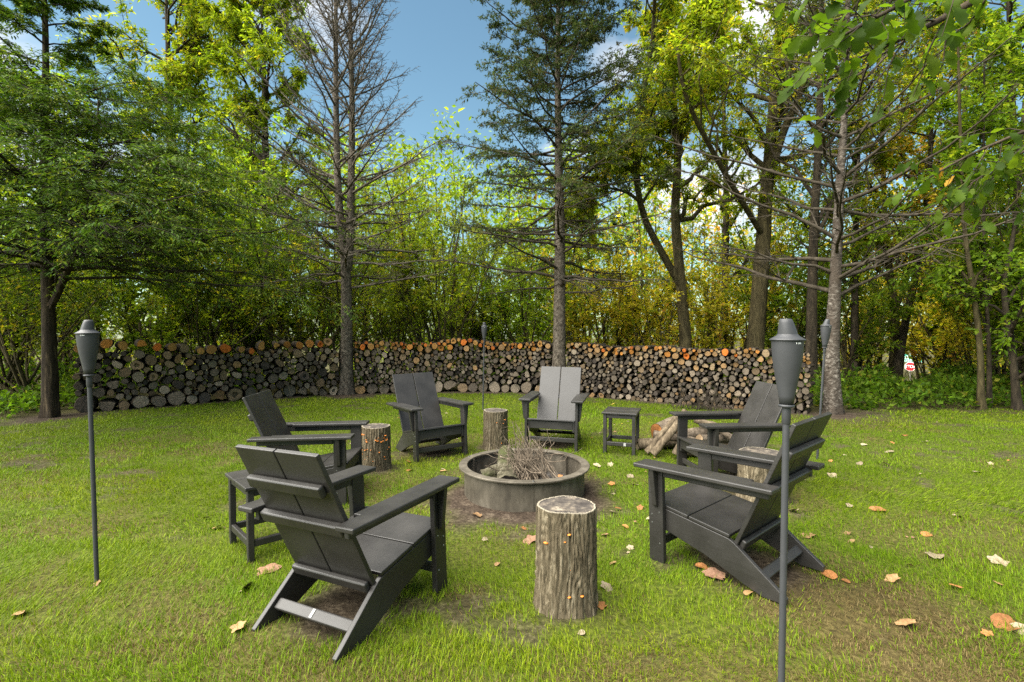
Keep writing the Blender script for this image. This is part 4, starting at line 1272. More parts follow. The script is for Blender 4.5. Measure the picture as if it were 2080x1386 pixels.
def make_chair():
    t = thing('adirondack_chair', '-', 'chair')
    # back: two tall planks
    b0, b1 = np.array([-0.125, 0.205]), np.array([-0.435, 0.893])
    bd = (b1 - b0) / np.linalg.norm(b1 - b0)
    bn = np.array([-bd[1], bd[0]])                        # backwards
    for s in (-1, 1):
        x0, x1 = (0.004, 0.260) if s > 0 else (-0.260, -0.004)
        me = prism([tuple(b0), tuple(b1), tuple(b1 + bn * 0.022), tuple(b0 + bn * 0.022)], x0, x1, 'x')
        me.materials.append(M_LUM)
        bevel_obj(link('back_board', me, t), 0.004)
    def on_back(z, off):
        k = (z - b0[1]) / (b1[1] - b0[1])
        return b0 + (b1 - b0) * k + bn * off
    bar('back_bar', t, on_back(0.735, 0.022 + 0.019), bd, 0.058, 0.034, -0.235, 0.235)
    bar('back_bar', t, on_back(0.545, 0.022 + 0.021), bd, 0.058, 0.038, -0.262, 0.262)
    bar('back_bar', t, on_back(0.225, 0.022 + 0.018), bd, 0.055, 0.030, -0.245, 0.245)
    # seat: two boards across
    s0, s1 = np.array([-0.115, 0.258]), np.array([0.378, 0.345])
    sd = (s1 - s0) / np.linalg.norm(s1 - s0)
    m = s0 + (s1 - s0) * 0.49
    slab('seat_board', t, tuple(s0), tuple(m - sd * 0.003), 0.02, -0.274, 0.274)
    slab('seat_board', t, tuple(m + sd * 0.003), tuple(s1), 0.02, -0.274, 0.274)
    for s in (-1, 1):
        def X(a, b): return (a, b) if s > 0 else (-b, -a)
        # arm with a notch round the back
        poly = [(0.232, 0.43), (0.371, 0.43), (0.371, -0.378), (0.268, -0.378), (0.268, -0.235), (0.232, -0.235)]
        if s < 0: poly = [(-a, b) for a, b in poly]
        me = prism(poly, 0.547, 0.572, 'z'); me.materials.append(M_LUM)
        arm = bevel_obj(link('arm', me, t), 0.006)
        boxpart('arm_rail', t, *X(0.276, 0.304), -0.335, 0.270, 0.500, 0.5465)
        boxpart('front_leg', t, *X(0.275, 0.308), 0.271, 0.368, -0.02, 0.5465)
        br = [(0.3085, 0.5465), (0.358, 0.5465), (0.330, 0.330), (0.3085, 0.315)]
        V = np.array([[s * a, y, z] for y in (0.300, 0.330) for a, z in br])
        me = bpy.data.meshes.new('bracket')
        f = [(0, 1, 2, 3), (7, 6, 5, 4)] + [(i, i + 4, (i + 1) % 4 + 4, (i + 1) % 4) for i in range(4)]
        me.from_pydata([tuple(v) for v in V], [], f)
        import bmesh
        bm = bmesh.new(); bm.from_mesh(me); bmesh.ops.recalc_face_normals(bm, faces=bm.faces); bm.to_mesh(me); bm.free()
        me.materials.append(M_LUM)
        bevel_obj(link('arm_bracket', me, t), 0.004)
        rail = [(0.352, 0.318), (-0.105, 0.236), (-0.135, 0.222), (-0.402, 0.012), (-0.398, -0.02), (-0.285, -0.02), (-0.19, 0.012), (0.034, 0.105), (0.352, 0.198)]
        me = prism(rail, *X(0.2475, 0.273), 'x'); me.materials.append(M_LUM)
        bevel_obj(link('side_rail', me, t), 0.004)
        for yy, zz in ((0.295, 0.285), (0.345, 0.265), (0.345, 0.215), (0.295, 0.10)):
            V, F = lathe([(0.0, 0.0), (0.0045, 0.0), (0.0055, -0.002)], 8)
            V = np.stack([s * (0.3085 + V[:, 2] + 0.001), V[:, 0] + yy, V[:, 1] + zz], -1)
            link('screw', np_mesh('screw', V, [F], [M_SCREW]), t)
    boxpart('front_apron', t, -0.247, 0.247, 0.330, 0.352, 0.225, 0.318)
    boxpart('front_stretcher', t, -0.2745, 0.2745, 0.300, 0.325, 0.075, 0.125)
    st = bar('rear_stretcher', t, (-0.272, 0.075), (-0.25, -0.197), 0.055, 0.028, -0.247, 0.247)
    d = np.array([-0.25, -0.197]); d = d / np.linalg.norm(d); n = np.array([-d[1], d[0]])
    if n[1] < 0: n = -n
    c = np.array([-0.272, 0.075]) + n * 0.0150
    poly = [c - d * 0.02, c + d * 0.02, c + d * 0.02 + n * 0.002, c - d * 0.02 + n * 0.002]
    me = prism([tuple(p) for p in poly], -0.008, 0.008, 'x'); me.materials.append(M_TAG)
    link('label_plate', me, st)
    return t

CH_LABEL = ['charcoal chair seen from behind beside the barky stump, its back towards the house side',
            'charcoal chair turned sideways behind the tall torch pole beside a stump',
            'charcoal chair facing the fire ring, beside the side table and before the woodpile',
            'charcoal chair angled towards the fire ring between two upright stumps',
            'charcoal chair turned in profile beside the fungus-spotted stump',
            'charcoal chair in front of the loose firewood heap']
CH_LABEL[0] = 'charcoal slatted chair with its back turned, beside a small side table'
chair0 = make_chair()
for i, (x, y, z, th, pi_, ro) in enumerate(CHAIRS):
    c = chair0 if i == 0 else copy_tree(chair0)
    c.location = (x, y, float(ground_z(x, y)) + 0.004)
    c.rotation_euler = (pi_, ro, th)
    tag(c, CH_LABEL[i], 'chair', 'charcoal chairs around the fire ring')

def make_table(name, label, x, y, rz):
    z = float(ground_z(x, y))
    t = thing(name, label, 'side table', (x, y, z), (0, 0, rz), 'charcoal side tables')
    W, D = 0.195, 0.225
    boxpart('top_board', t, -W, W, -D, -0.003, 0.440, 0.462)
    boxpart('top_board', t, -W, W, 0.003, D, 0.440, 0.462)
    for sx in (-1, 1):
        for sy in (-1, 1):
            cx, cy = sx * (W - 0.035), sy * (D - 0.035)
            boxpart('leg', t, cx - 0.019, cx + 0.019, cy - 0.019, cy + 0.019, -0.02, 0.4395)
    for sy in (-1, 1):
        cy = sy * (D - 0.035)
        boxpart('apron', t, -W + 0.055, W - 0.055, cy - 0.011, cy + 0.011, 0.395, 0.4392)
        s = boxpart('stretcher', t, -W + 0.055, W - 0.055, cy - 0.014, cy + 0.014, 0.085, 0.128)
        if sy < 0:
            V, F = box_vf(0.05, 0.075, cy - 0.0165, cy - 0.0142, 0.09, 0.124)
            link('label_plate', np_mesh('label_plate', V, [F], [M_TAG]), s)
    for sx in (-1, 1):
        cx = sx * (W - 0.035)
        boxpart('apron', t, cx - 0.011, cx + 0.011, -D + 0.055, D - 0.055, 0.395, 0.4392)
        boxpart('stretcher', t, cx - 0.014, cx + 0.014, -D + 0.055, D - 0.055, 0.085, 0.128)
    return t

make_table('side_table', 'small charcoal side table beside the chair facing the fire ring', 1.27, 5.93, math.radians(-20))
make_table('side_table', 'small charcoal side table half hidden behind the chair with its back turned', -1.60, 3.34, math.radians(43))

# ------------------------------------------------------------------ torches
M_TORCH = plain('torch_enamel', (0.042, 0.043, 0.046), 0.45)
M_PRINT = plain('white_print', (0.75, 0.75, 0.72), 0.5)

def torch(label, base, top, turn):
    base = np.array(base); H = top[2] - base[2]
    ldx, ldy = top[0] - base[0], top[1] - base[1]
    ldx, ldy = ldx * math.cos(turn) + ldy * math.sin(turn), -ldx * math.sin(turn) + ldy * math.cos(turn)
    lean = (math.atan2(-ldy, H), math.atan2(ldx, H))
    t = thing('garden_torch', label, 'torch', tuple(base), (lean[0], lean[1], turn), 'garden torches')
    zc = H - 0.30                                         # foot of the canister
    V, F = lathe([(0.0115, -0.25), (0.0115, zc - 0.012)], 16)
    link('pole', np_mesh('pole', V, [F], [M_TORCH], None, True), t)
    V, F = lathe([(0.0118, zc - 0.07), (0.0145, zc - 0.066), (0.0145, zc - 0.014), (0.0135, zc - 0.008)], 16)
    link('sleeve', np_mesh('sleeve', V, [F], [M_TORCH], None, True), t)
    V, F = lathe([(0.012, zc - 0.012), (0.026, zc - 0.009), (0.027, zc - 0.003), (0.024, zc)], 24)
    link('collar', np_mesh('collar', V, [F], [M_TORCH], None, True), t)
    prof = [(0.0, zc + 0.001), (0.0225, zc + 0.001), (0.026, zc + 0.03), (0.034, zc + 0.075), (0.042, zc + 0.12), (0.048, zc + 0.165), (0.051, zc + 0.205), (0.0515, zc + 0.224)]
    V, F = lathe(prof, 32)
    can = link('canister', np_mesh('canister', V, [F], [M_TORCH], None, True), t)
    V, F = lathe([(0.0512, zc + 0.2245), (0.0575, zc + 0.2245), (0.0575, zc + 0.2275), (0.050, zc + 0.232), (0.036, zc + 0.241), (0.032, zc + 0.246)], 32)
    cap = link('cap', np_mesh('cap', V, [F], [M_TORCH], None, True), t)
    V, F = lathe([(0.032, zc + 0.2455), (0.029, zc + 0.262), (0.024, zc + 0.285), (0.0205, zc + 0.296), (0.017, zc + 0.2995), (0.0, zc + 0.300)], 28,
                 shear=lambda z: (-0.010 * (z - zc - 0.2455) / 0.054, 0))
    link('snuffer', np_mesh('snuffer', V, [F], [M_TORCH], None, True), t)
    # small white print just under the brim, facing the lawn
    G = Geo()
    for q, (a, w) in enumerate(((-0.14, 0.05), (-0.02, 0.04), (0.05, 0.03), (0.11, 0.05), (0.19, 0.04))):
        aa = -math.pi / 2 + a - turn + 0.2
        ang = np.array([aa - w / 2, aa + w / 2])
        r = 0.0517
        V = np.array([[r * math.cos(p), r * math.sin(p), zz] for zz in (zc + 0.213, zc + 0.2185) for p in ang])
        G.add(V, [[0, 1, 3, 2]])
    link('print', G.mesh('print', [M_PRINT]), can)
    return t

def gpt(u, v):
    p = onground(u, v); p[2] = float(ground_z(p[0], p[1])); return p
p = gpt(197, 1183); torch('grey garden torch standing alone on the open lawn away from the chairs', p, at(177, 650, p[1]), 2.9)
p = np.array([0.958, 1.80, 0.0]); torch('grey garden torch right behind the sideways chair', p, (0.965, 1.80, 1.447), 0.3)
p = gpt(981, 832); torch('grey garden torch out on the grass between back chairs and woodpile', p, at(984, 655, p[1]), 1.2)
p = gpt(1660, 933); torch('grey garden torch in front of the pale spruce trunk', p, at(1679, 648, p[1]), 2.7)

# ------------------------------------------------------------------ stumps
M_STUMPBARK = bark_mat('stump_bark', (0.030, 0.024, 0.014), (0.105, 0.084, 0.052), (0.27, 0.23, 0.16), 0.11, 52, 1.0, 0.012)
def stump_top_mat():
    m, nt, out = new_mat('stump_top')
    v = coords(nt, 'Object')
    n1 = noise(nt, 26, 7, 0.7, v, 0.6)
    n2 = noise(nt, 9, 4, 0.6, v)
    c = ramp(nt, mixc(nt, 0.45, n1, n2), [(0.36, (0.025, 0.021, 0.019)), (0.50, (0.055, 0.047, 0.040)), (0.58, (0.13, 0.108, 0.082)), (0.68, (0.30, 0.26, 0.20))])
    bsdf(nt, out, c, 0.85, n1, 0.5, 0.01, 0.2)
    return m
M_STUMPTOP = stump_top_mat()
M_RIM = plain('pale_sapwood', (0.23, 0.20, 0.15), 0.9)
M_FUNGUS = plain('orange_fungus', (0.62, 0.20, 0.03), 0.55)

def make_stump(label, x, y, h, r, seed, fungi):
    rng = np.random.default_rng(seed)
    z0 = float(ground_z(x, y)) - 0.02
    t = thing('log_stump', label, 'stump', (x, y, z0), group='upright log stumps around the fire ring')
    n, k = 190, 44
    th = np.arange(n) * 2 * math.pi / n
    zz = np.linspace(0, h + 0.02, k)
    lob = 0.05 * np.sin(2 * th + seed) + 0.035 * np.sin(3 * th + 2 * seed) + 0.02 * np.sin(5 * th)
    TH, ZZ = np.meshgrid(th, zz)
    # furrowed bark: ridges that wander and fork as they climb
    w = TH * 38 / (2 * math.pi) + 1.6 * (vnoise(np.cos(TH) * 3 + 9, ZZ * 7 + np.sin(TH) * 3, seed) - 0.5) * 2
    rid = np.abs(((w % 1.0) - 0.5) * 2)
    rid2 = vnoise(np.cos(TH) * 22 + 40, ZZ * 9 + np.sin(TH) * 22, seed + 4)
    fl = 0.10 * np.exp(-ZZ / 0.06)
    R = r * (1 + lob[None] + fl * (1 + 2 * lob[None]) - 0.05 * ZZ) - 0.008 * sstep(0.45, 1.0, rid) - 0.012 * (1 - rid2) + 0.005 * (rng.random(TH.shape) - .5)
    sm = np.mean([np.roll(R[-1], q_) for q_ in range(-4, 5)], axis=0)
    R[-1] = sm * 0.6 + R[-1] * 0.4
    V = np.stack([R * np.cos(TH), R * np.sin(TH), ZZ], -1).reshape(-1, 3)
    i = np.arange(k - 1)[:, None] * n + np.arange(n)[None]
    j = np.arange(k - 1)[:, None] * n + (np.arange(n)[None] + 1) % n
    F = np.stack([i, j, j + n, i + n], -1).reshape(-1, 4)
    link('bark', np_mesh('stump_bark', V, [F], [M_STUMPBARK], None, True), t)
    Rt = R[-1]; H = h + 0.02
    def ring(s, z): return np.stack([Rt * s * np.cos(th), Rt * s * np.sin(th), np.full(n, z) + rng.normal(0, 0.0006, n)], -1)
    q = np.arange(n); q2 = (q + 1) % n
    Vr = np.concatenate([ring(0.999, H - 0.002), ring(0.985, H + 0.003), ring(0.935, H + 0.002)])
    Fr = np.concatenate([np.stack([q + a * n, q2 + a * n, q2 + (a + 1) * n, q + (a + 1) * n], -1) for a in range(2)])
    link('sapwood_rim', np_mesh('sapwood_rim', Vr, [Fr], [M_RIM], None, False), t)
    Vt = np.concatenate([ring(0.94, H + 0.0008), ring(0.6, H - 0.001), ring(0.3, H), [[0, 0, H - 0.001]]])
    Ft = np.concatenate([np.stack([q + a * n, q2 + a * n, q2 + (a + 1) * n, q + (a + 1) * n], -1) for a in range(2)])
    F3 = np.stack([q + 2 * n, q2 + 2 * n, np.full(n, 3 * n)], -1)
    link('cut_face', np_mesh('cut_face', Vt, [Ft, F3], [M_STUMPTOP], None, True), t)
    for a in range(fungi):
        ta = rng.uniform(-2.9, 0.2) if fungi > 12 else rng.uniform(-2.6, -0.3)
        fz = rng.choice([rng.uniform(h * .72, h * .88), rng.uniform(h * .2, h * .6)])
        rr = rng.uniform(0.004, 0.011) * (1.3 if fz > h * .7 else 0.8)
        ii = int((ta % (2 * math.pi)) / (2 * math.pi) * n); kk = int(fz / (h + .02) * (k - 1))
        rad = R[kk, ii]
        prof = [(0.15, -0.35), (0.75, -0.1), (1.0, 0.15), (0.7, 0.45), (0.0, 0.55)]
        Vf, Ff = lathe([(p_ * rr * (1), q_ * rr) for p_, q_ in prof], 9)
        Vf = Vf * (1 + 0.15 * rng.random((len(Vf), 1)))
        o = link('fungus', np_mesh('fungus', Vf, [Ff], [M_FUNGUS], None, True), t, ((rad + rr * .3) * math.cos(ta), (rad + rr * .3) * math.sin(ta), fz), (rng.uniform(-.3, .3), rng.uniform(-.3, .3), 0))
    return t

ST_LABEL = ['upright furrowed log stump standing alone on the grass before the fire ring', 'upright log stump dotted with orange fungus beside the profile chair',
            'upright log stump directly behind the fire ring', 'thick log stump between the two chairs near the firewood heap']
for i, (x, y, h, r) in enumerate(STUMPS):
    make_stump(ST_LABEL[i], x, y, h, r, 71 + i, (6, 34, 4, 0)[i])

# ------------------------------------------------------------------ fire ring
def steel_mat():
    m, nt, out = new_mat('weathered_steel')
    n1 = noise(nt, 16, 7, 0.65, coords(nt, 'Object', (1, 1, 0.35)))
    n2 = noise(nt, 3.5, 4, 0.6, coords(nt))
    c = ramp(nt, mixc(nt, 0.5, n1, n2), [(0.3, (0.03, 0.025, 0.018)), (0.5, (0.075, 0.064, 0.047)), (0.68, (0.15, 0.13, 0.10))])
    p = bsdf(nt, out, c, 0.6, n1, 0.15, 0.004, 0.4)
    p.inputs['Metallic'].default_value = 0.25
    return m
M_STEEL = steel_mat()
M_ASH = bark_mat('ash_bed', (0.014, 0.012, 0.011), (0.04, 0.035, 0.03), (0.11, 0.10, 0.09), 1, 25, 0.9, 0.02)

def fire_ring():
    cx, cy = RING
    t = thing('fire_ring', 'round grey steel fire ring sunk in bare soil amid the chairs', 'fire ring', (cx, cy, 0.0))
    a0 = math.radians(-83)
    n = 40
    for q in range(3):
        b0, b1 = a0 + q * 2 * math.pi / 3 + 0.004, a0 + (q + 1) * 2 * math.pi / 3 - 0.004
        th = np.linspace(b0, b1, n)
        prof = [(0.520, -0.05), (0.520, 0.224), (0.5145, 0.224), (0.512, -0.05)]
        V = np.array([[r * math.cos(a), r * math.sin(a), z] for r, z in prof for a in th])
        F = [[p * n + i, p * n + i + 1, (p + 1) * n + i + 1, (p + 1) * n + i] for p in range(3) for i in range(n - 1)]
        F += [[0, n, 2 * n, 3 * n], [n - 1, 4 * n - 1, 3 * n - 1, 2 * n - 1]]
        w = link('wall_panel', np_mesh('wall_panel', V, [np.array(F)], [M_STEEL], None, False), t)
        prof = [(0.565, 0.226), (0.566, 0.236), (0.563, 0.240), (0.496, 0.240), (0.494, 0.237), (0.494, 0.226), (0.565, 0.226)]
        V = np.array([[r * math.cos(a), r * math.sin(a), z] for r, z in prof for a in th])
        F = [[p * n + i, p * n + i + 1, (p + 1) * n + i + 1, (p + 1) * n + i] for p in range(6) for i in range(n - 1)]
        F = np.array(F)
        rim = link('rim', np_mesh('rim', V, [F], [M_STEEL], None, False), t)
        # bolted lug where the panels meet
        V, F = box_vf(0.486, 0.5115, -0.004, 0.004, 0.05, 0.225)
        link('seam_flange', np_mesh('seam_flange', V, [F], [M_STEEL]), t, (0, 0, 0), (0, 0, b1 + 0.004))
        V, F = lathe([(0.0, 0.0075), (0.006, 0.007), (0.007, 0.0)], 8)
        link('bolt', np_mesh('bolt', V, [F], [M_SCREW]), t, (0.545 * math.cos(b1 - .012), 0.545 * math.sin(b1 - .012), 0.2395))
    rng = np.random.default_rng(5)
    rr = np.linspace(0, 0.511, 16); th = np.arange(48) * 2 * math.pi / 48
    Rr, Th = np.meshgrid(rr, th, indexing='ij')
    X, Y = Rr * np.cos(Th), Rr * np.sin(Th)
    Z = 0.03 + 0.07 * (fbm(X * 6 + 5, Y * 6, 3, 3) - 0.4) + 0.05 * np.exp(-(Rr / 0.25) ** 2)
    V = np.stack([X, Y, Z], -1).reshape(-1, 3)
    i = np.arange(15)[:, None] * 48 + np.arange(48)[None]; j = np.arange(15)[:, None] * 48 + (np.arange(48)[None] + 1) % 48
    F = np.stack([i, j, j + 48, i + 48], -1).reshape(-1, 4)
    o = link('ash_bed', np_mesh('ash_bed', V, [F], [M_ASH], None, True))
    o.location = (cx, cy, 0)
    tag(o, 'dark bed of ash and charred bits inside the fire ring', 'ash', kind='stuff')

fire_ring()

M_MOSSLOG = bark_mat('mossy_bark', (0.020, 0.017, 0.010), (0.065, 0.058, 0.036), (0.14, 0.125, 0.095), 1, 30, 1.0, 0.02, (0.045, 0.050, 0.018))
M_STICK = bark_mat('grey_stick', (0.04, 0.031, 0.022), (0.10, 0.078, 0.056), (0.20, 0.165, 0.125), 1, 30, 0.3, 0.004)
M_WOODLOG = bark_mat('split_bark', (0.035, 0.026, 0.017), (0.10, 0.077, 0.05), (0.22, 0.175, 0.115), 0.5, 20, 0.6, 0.012)

def free_log(name, label, a, b, r, seed, bark, endcol, group=None, n=22, wob=0.08, cat='log', taper=0.9, knob=0.0, k=14):
    """a log lying from a to b with both cut ends"""
    rng = np.random.default_rng(seed)
    a, b = np.array(a, float), np.array(b, float)
    L = np.linalg.norm(b - a)
    root = thing(name, label, cat, tuple(a), group=group)
    s = np.linspace(0, 1, k)
    P = (b - a)[None] * s[:, None] + np.cumsum(rng.normal(0, 0.006 * L * 14 / k, (k, 3)), 0)
    P -= P[0]
    R = r * (1 - (1 - taper) * s)
    V, F = tubes(P[None], R[None], n)
    V = V.reshape(k, n, 3)
    th = np.arange(n) * 2 * math.pi / n
    nz = wob * (np.sin(2 * th + seed)[None] * 0.6 + (fbm(np.cos(th)[None] * 3 + 8 + s[:, None] * L * 9, np.sin(th)[None] * 3 + 0 * s[:, None], seed, 3) - .5) * 2) + knob * (vnoise(np.cos(th)[None] * 1.2 + 3 + s[:, None] * 5, np.sin(th)[None] * 1.2 + 0 * s[:, None], seed + 5) - .4)
    V = P[:, None] + (V - P[:, None]) * (1 + nz)[..., None]
    link('bark', np_mesh('bark', V.reshape(-1, 3), [F], [bark], None, True), root)
    d = norm(P[-1] - P[0])
    for e, sg in ((0, -1), (k - 1, 1)):
        rv = V[e]
        c = P[e] + d * sg * 0.004
        Ve = np.concatenate([P[e] + (rv - P[e]) * 0.97 + d * sg * 0.002, P[e] + (rv - P[e]) * 0.5 + d * sg * 0.004, [c]])
        q = np.arange(n); q2 = (q + 1) % n
        me = np_mesh('cut_end', Ve, [np.stack([q, q2, q2 + n, q + n], -1), np.stack([q + n, q2 + n, np.full(n, 2 * n)], -1)], [M_END], None, False)
        o = link('cut_end', me, root)
        o.color = (*endcol, 1)
    return root

cx, cy = RING
free_log('mossy_log', 'thick mossy log leaning inside the fire ring', (cx - 0.13, cy - 0.27, 0.11), (cx - 0.14, cy + 0.18, 0.27), 0.098, 3, M_MOSSLOG, (0.03, 0.025, 0.02), None, 44, 0.16, taper=0.85, knob=0.3, k=30)
free_log('mossy_branch_stub', 'short knobbly moss-covered branch stub inside the fire ring', (cx - 0.36, cy - 0.06, 0.12), (cx - 0.12, cy + 0.04, 0.19), 0.075, 4, M_MOSSLOG, (0.05, 0.04, 0.03), None, 24, 0.12, taper=0.8, knob=0.35)
free_log('burnt_log', 'reddish charred log end under the kindling sticks', (cx - 0.02, cy - 0.30, 0.09), (cx + 0.10, cy + 0.05, 0.12), 0.06, 6, M_WOODLOG, (0.16, 0.05, 0.03), None, 20)

def kindling():
    rng = np.random.default_rng(15)
    for q in range(96):
        if q < 78:   # the sheaf of sticks falling towards the near right
            a = np.array([cx + rng.normal(-0.01, 0.10), cy + rng.normal(0.02, 0.10), rng.uniform(0.30, 0.45)])
            b = np.array([cx + 0.0 + rng.uniform(-0.16, 0.30), cy - rng.uniform(0.18, 0.40), rng.uniform(0.06, 0.13)])
        elif q < 89:
            a = np.array([cx + rng.uniform(-0.1, 0.05), cy + rng.uniform(-0.05, 0.1), rng.uniform(0.45, 0.62)])
            b = np.array([cx + rng.uniform(-0.1, 0.2), cy - rng.uniform(0.0, 0.3), 0.09])
        else:
            an = rng.uniform(0, 6.28)
            m = np.array([cx + rng.normal(0, .08), cy + rng.normal(-.1, .08), rng.uniform(.2, .32)])
            dd = np.array([math.cos(an), math.sin(an) * .5, rng.uniform(-.25, .3)]) * rng.uniform(.18, .34)
            a, b = m - dd, m + dd
        k = 8
        s = np.linspace(0, 1, k)
        P = a + (b - a) * s[:, None] + np.cumsum(rng.normal(0, 0.011, (k, 3)), 0)
        r = rng.uniform(0.0028, 0.0062)
        G = Geo()
        G.add(*tubes((P - a)[None], (r * (0.55 + 0.45 * s))[None], 5))
        if rng.random() < 0.5:
            SP, SR = spawn(rng, (P - a)[None], np.full((1, k), r * .7), 2, .0, .5, 0.16, 2.3, .3, 0, 0, .06, 4, .7, .0018)
            G.add(*tubes(SP, SR, 4))
        o = link('kindling_stick', G.mesh('kindling_stick', [M_STICK], False, True))
        o.location = tuple(a)
        tag(o, 'thin grey kindling stick heaped in the fire ring', 'stick', 'kindling sticks in the fire ring')

kindling()

# loose firewood heap behind the far chair
HEAP = [((1.72, 6.05, 0.17), (2.05, 6.22, 0.27), 0.125, 'stubby log with a torn orange end on top of the loose firewood heap', (0.46, 0.19, 0.06)),
        ((1.55, 5.62, 0.03), (1.93, 5.68, 0.50), 0.042, 'barkless pole leaning up against the loose firewood heap', (0.36, 0.28, 0.17)),
        ((1.50, 5.72, 0.03), (1.85, 5.80, 0.40), 0.036, 'second leaning pole in the loose firewood heap', (0.3, 0.22, 0.13)),
        ((1.62, 5.85, 0.20), (2.15, 5.72, 0.14), 0.045, 'grey limb lying across the loose firewood heap', (0.3, 0.24, 0.16)),
        ((1.45, 5.95, 0.06), (2.25, 6.05, 0.07), 0.065, 'dark mossy log at the bottom of the loose firewood heap', (0.16, 0.13, 0.08)),
        ((1.85, 5.62, 0.07), (2.45, 5.75, 0.07), 0.070, 'tan log low in the loose firewood heap', (0.36, 0.25, 0.13)),
        ((2.05, 5.60, 0.20), (2.62, 5.90, 0.16), 0.055, 'cracked grey log in the loose firewood heap', (0.28, 0.2, 0.12)),
        ((2.15, 6.02, 0.34), (2.72, 5.74, 0.20), 0.038, 'dark peeling branch slanting down the loose firewood heap', (0.25, 0.18, 0.1)),
        ((2.05, 6.18, 0.38), (2.75, 6.15, 0.36), 0.040, 'long brown branch on top of the loose firewood heap', (0.35, 0.22, 0.1)),
        ((2.30, 5.72, 0.30), (2.45, 5.60, 0.17), 0.035, 'short reddish split piece on the loose firewood heap', (0.42, 0.16, 0.06)),
        ((1.78, 5.55, 0.05), (1.86, 5.52, 0.24), 0.045, 'short upright chunk at the foot of the loose firewood heap', (0.4, 0.3, 0.18)),
        ((2.40, 6.10, 0.10), (2.95, 5.95, 0.09), 0.080, 'round grey log at the end of the loose firewood heap', (0.27, 0.21, 0.14)),
        ((1.95, 6.0, 0.16), (2.6, 6.1, 0.20), 0.07, 'brown log in the middle of the loose firewood heap', (0.33, 0.22, 0.12))]
for i, (a, b, r, lab, ec) in enumerate(HEAP):
    free_log('heap_log', lab, a, b, r, 40 + i, M_WOODLOG if i % 3 else M_STICK, ec, 'loose firewood heap', 16, 0.07)

# ------------------------------------------------------------------ street signs far beyond the wood
def signs():
    d = 47.0
    p = at(1849, 745, d)
    zg = float(ground_z(p[0], p[1]))
    M_RED = plain('sign_red', (0.55, 0.02, 0.03), 0.4)
    M_GRN = plain('sign_green', (0.01, 0.26, 0.17), 0.4)
    M_WHT = plain('sign_white', (0.8, 0.8, 0.78), 0.4)
    M_POST = plain('sign_post', (0.25, 0.25, 0.24), 0.5, 0.6)
    rz = math.atan2(-p[0], p[1])                                # the face is turned to the lawn
    t = thing('street_sign', 'red stop sign under two green street name plates, far through the trees', 'street sign', (p[0], p[1], zg), (0, 0, rz))
    zc = p[2] - zg
    boxpart('post', t, -0.03, 0.03, 0.01, 0.06, -0.3, zc + 1.0, M_POST, 0)
    def octa(r, y0, y1, mat, nm, par):
        pts = [(r * math.cos(math.pi / 8 + i * math.pi / 4), zc + r * math.sin(math.pi / 8 + i * math.pi / 4)) for i in range(8)]
        V = np.array([(x, y, z) for y in (y0, y1) for x, z in pts])
        me = bpy.data.meshes.new(nm)
        me.from_pydata([tuple(v) for v in V], [], [tuple(range(8)), tuple(range(15, 7, -1))] + [(i, i + 8, (i + 1) % 8 + 8, (i + 1) % 8) for i in range(8)])
        me.materials.append(mat)
        return link(nm, me, par)
    pl = octa(0.44, -0.004, 0.004, M_WHT, 'stop_plate', t)
    octa(0.40, -0.009, -0.0045, M_RED, 'red_field', pl)
    fc = bpy.data.curves.new('stop_lettering', 'FONT')
    fc.body = 'STOP'; fc.align_x = 'CENTER'; fc.align_y = 'CENTER'; fc.size = 0.34; fc.extrude = 0.002; fc.offset = 0.008
    fc.materials.append(M_WHT)
    tmp = bpy.data.objects.new('lettering_source', fc); COL.objects.link(tmp)
    bpy.context.view_layer.update()
    fm = bpy.data.meshes.new_from_object(tmp.evaluated_get(bpy.context.evaluated_depsgraph_get()))
    bpy.data.objects.remove(tmp)
    fm.materials.clear(); fm.materials.append(M_WHT)
    fo = link('lettering', fm)
    fo.parent = pl; fo.location = (0, -0.013, zc); fo.rotation_euler = (math.pi / 2, 0, 0)
    rng = np.random.default_rng(2)
    for nm, x0, x1, z0, z1 in (('name_plate', -0.72, 0.55, zc + 0.78, zc + 1.15), ('name_plate', -0.78, 0.95, zc + 0.42, zc + 0.76)):
        b = boxpart(nm, t, x0, x1, -0.004, 0.004, z0, z1, M_WHT, 0)
        f = boxpart('green_field', b, x0 + 0.03, x1 - 0.03, -0.008, -0.0045, z0 + 0.03, z1 - 0.03, M_GRN, 0)
        # white letter strokes, too far off to be read
        G = Geo()
        x = x0 + 0.1
        while x < x1 - 0.16:
            w = rng.uniform(.07, .12); h = rng.uniform(.14, .2); zb = (z0 + z1) / 2 - 0.09
            for bx in ((x, x + .03, zb, zb + h), (x + .03, x + w, zb + rng.uniform(0, h - .03), None), (x + w - .03, x + w, zb, zb + h * rng.uniform(.5, 1))):
                zt = bx[3] if bx[3] else bx[2] + .03
                V, F = box_vf(bx[0], bx[1], -0.0115, -0.0085, bx[2], zt)
                G.add(V, F)
            x += w + rng.uniform(.05, .09)
        link('letters', G.mesh('letters', [M_WHT], False), b)

signs()

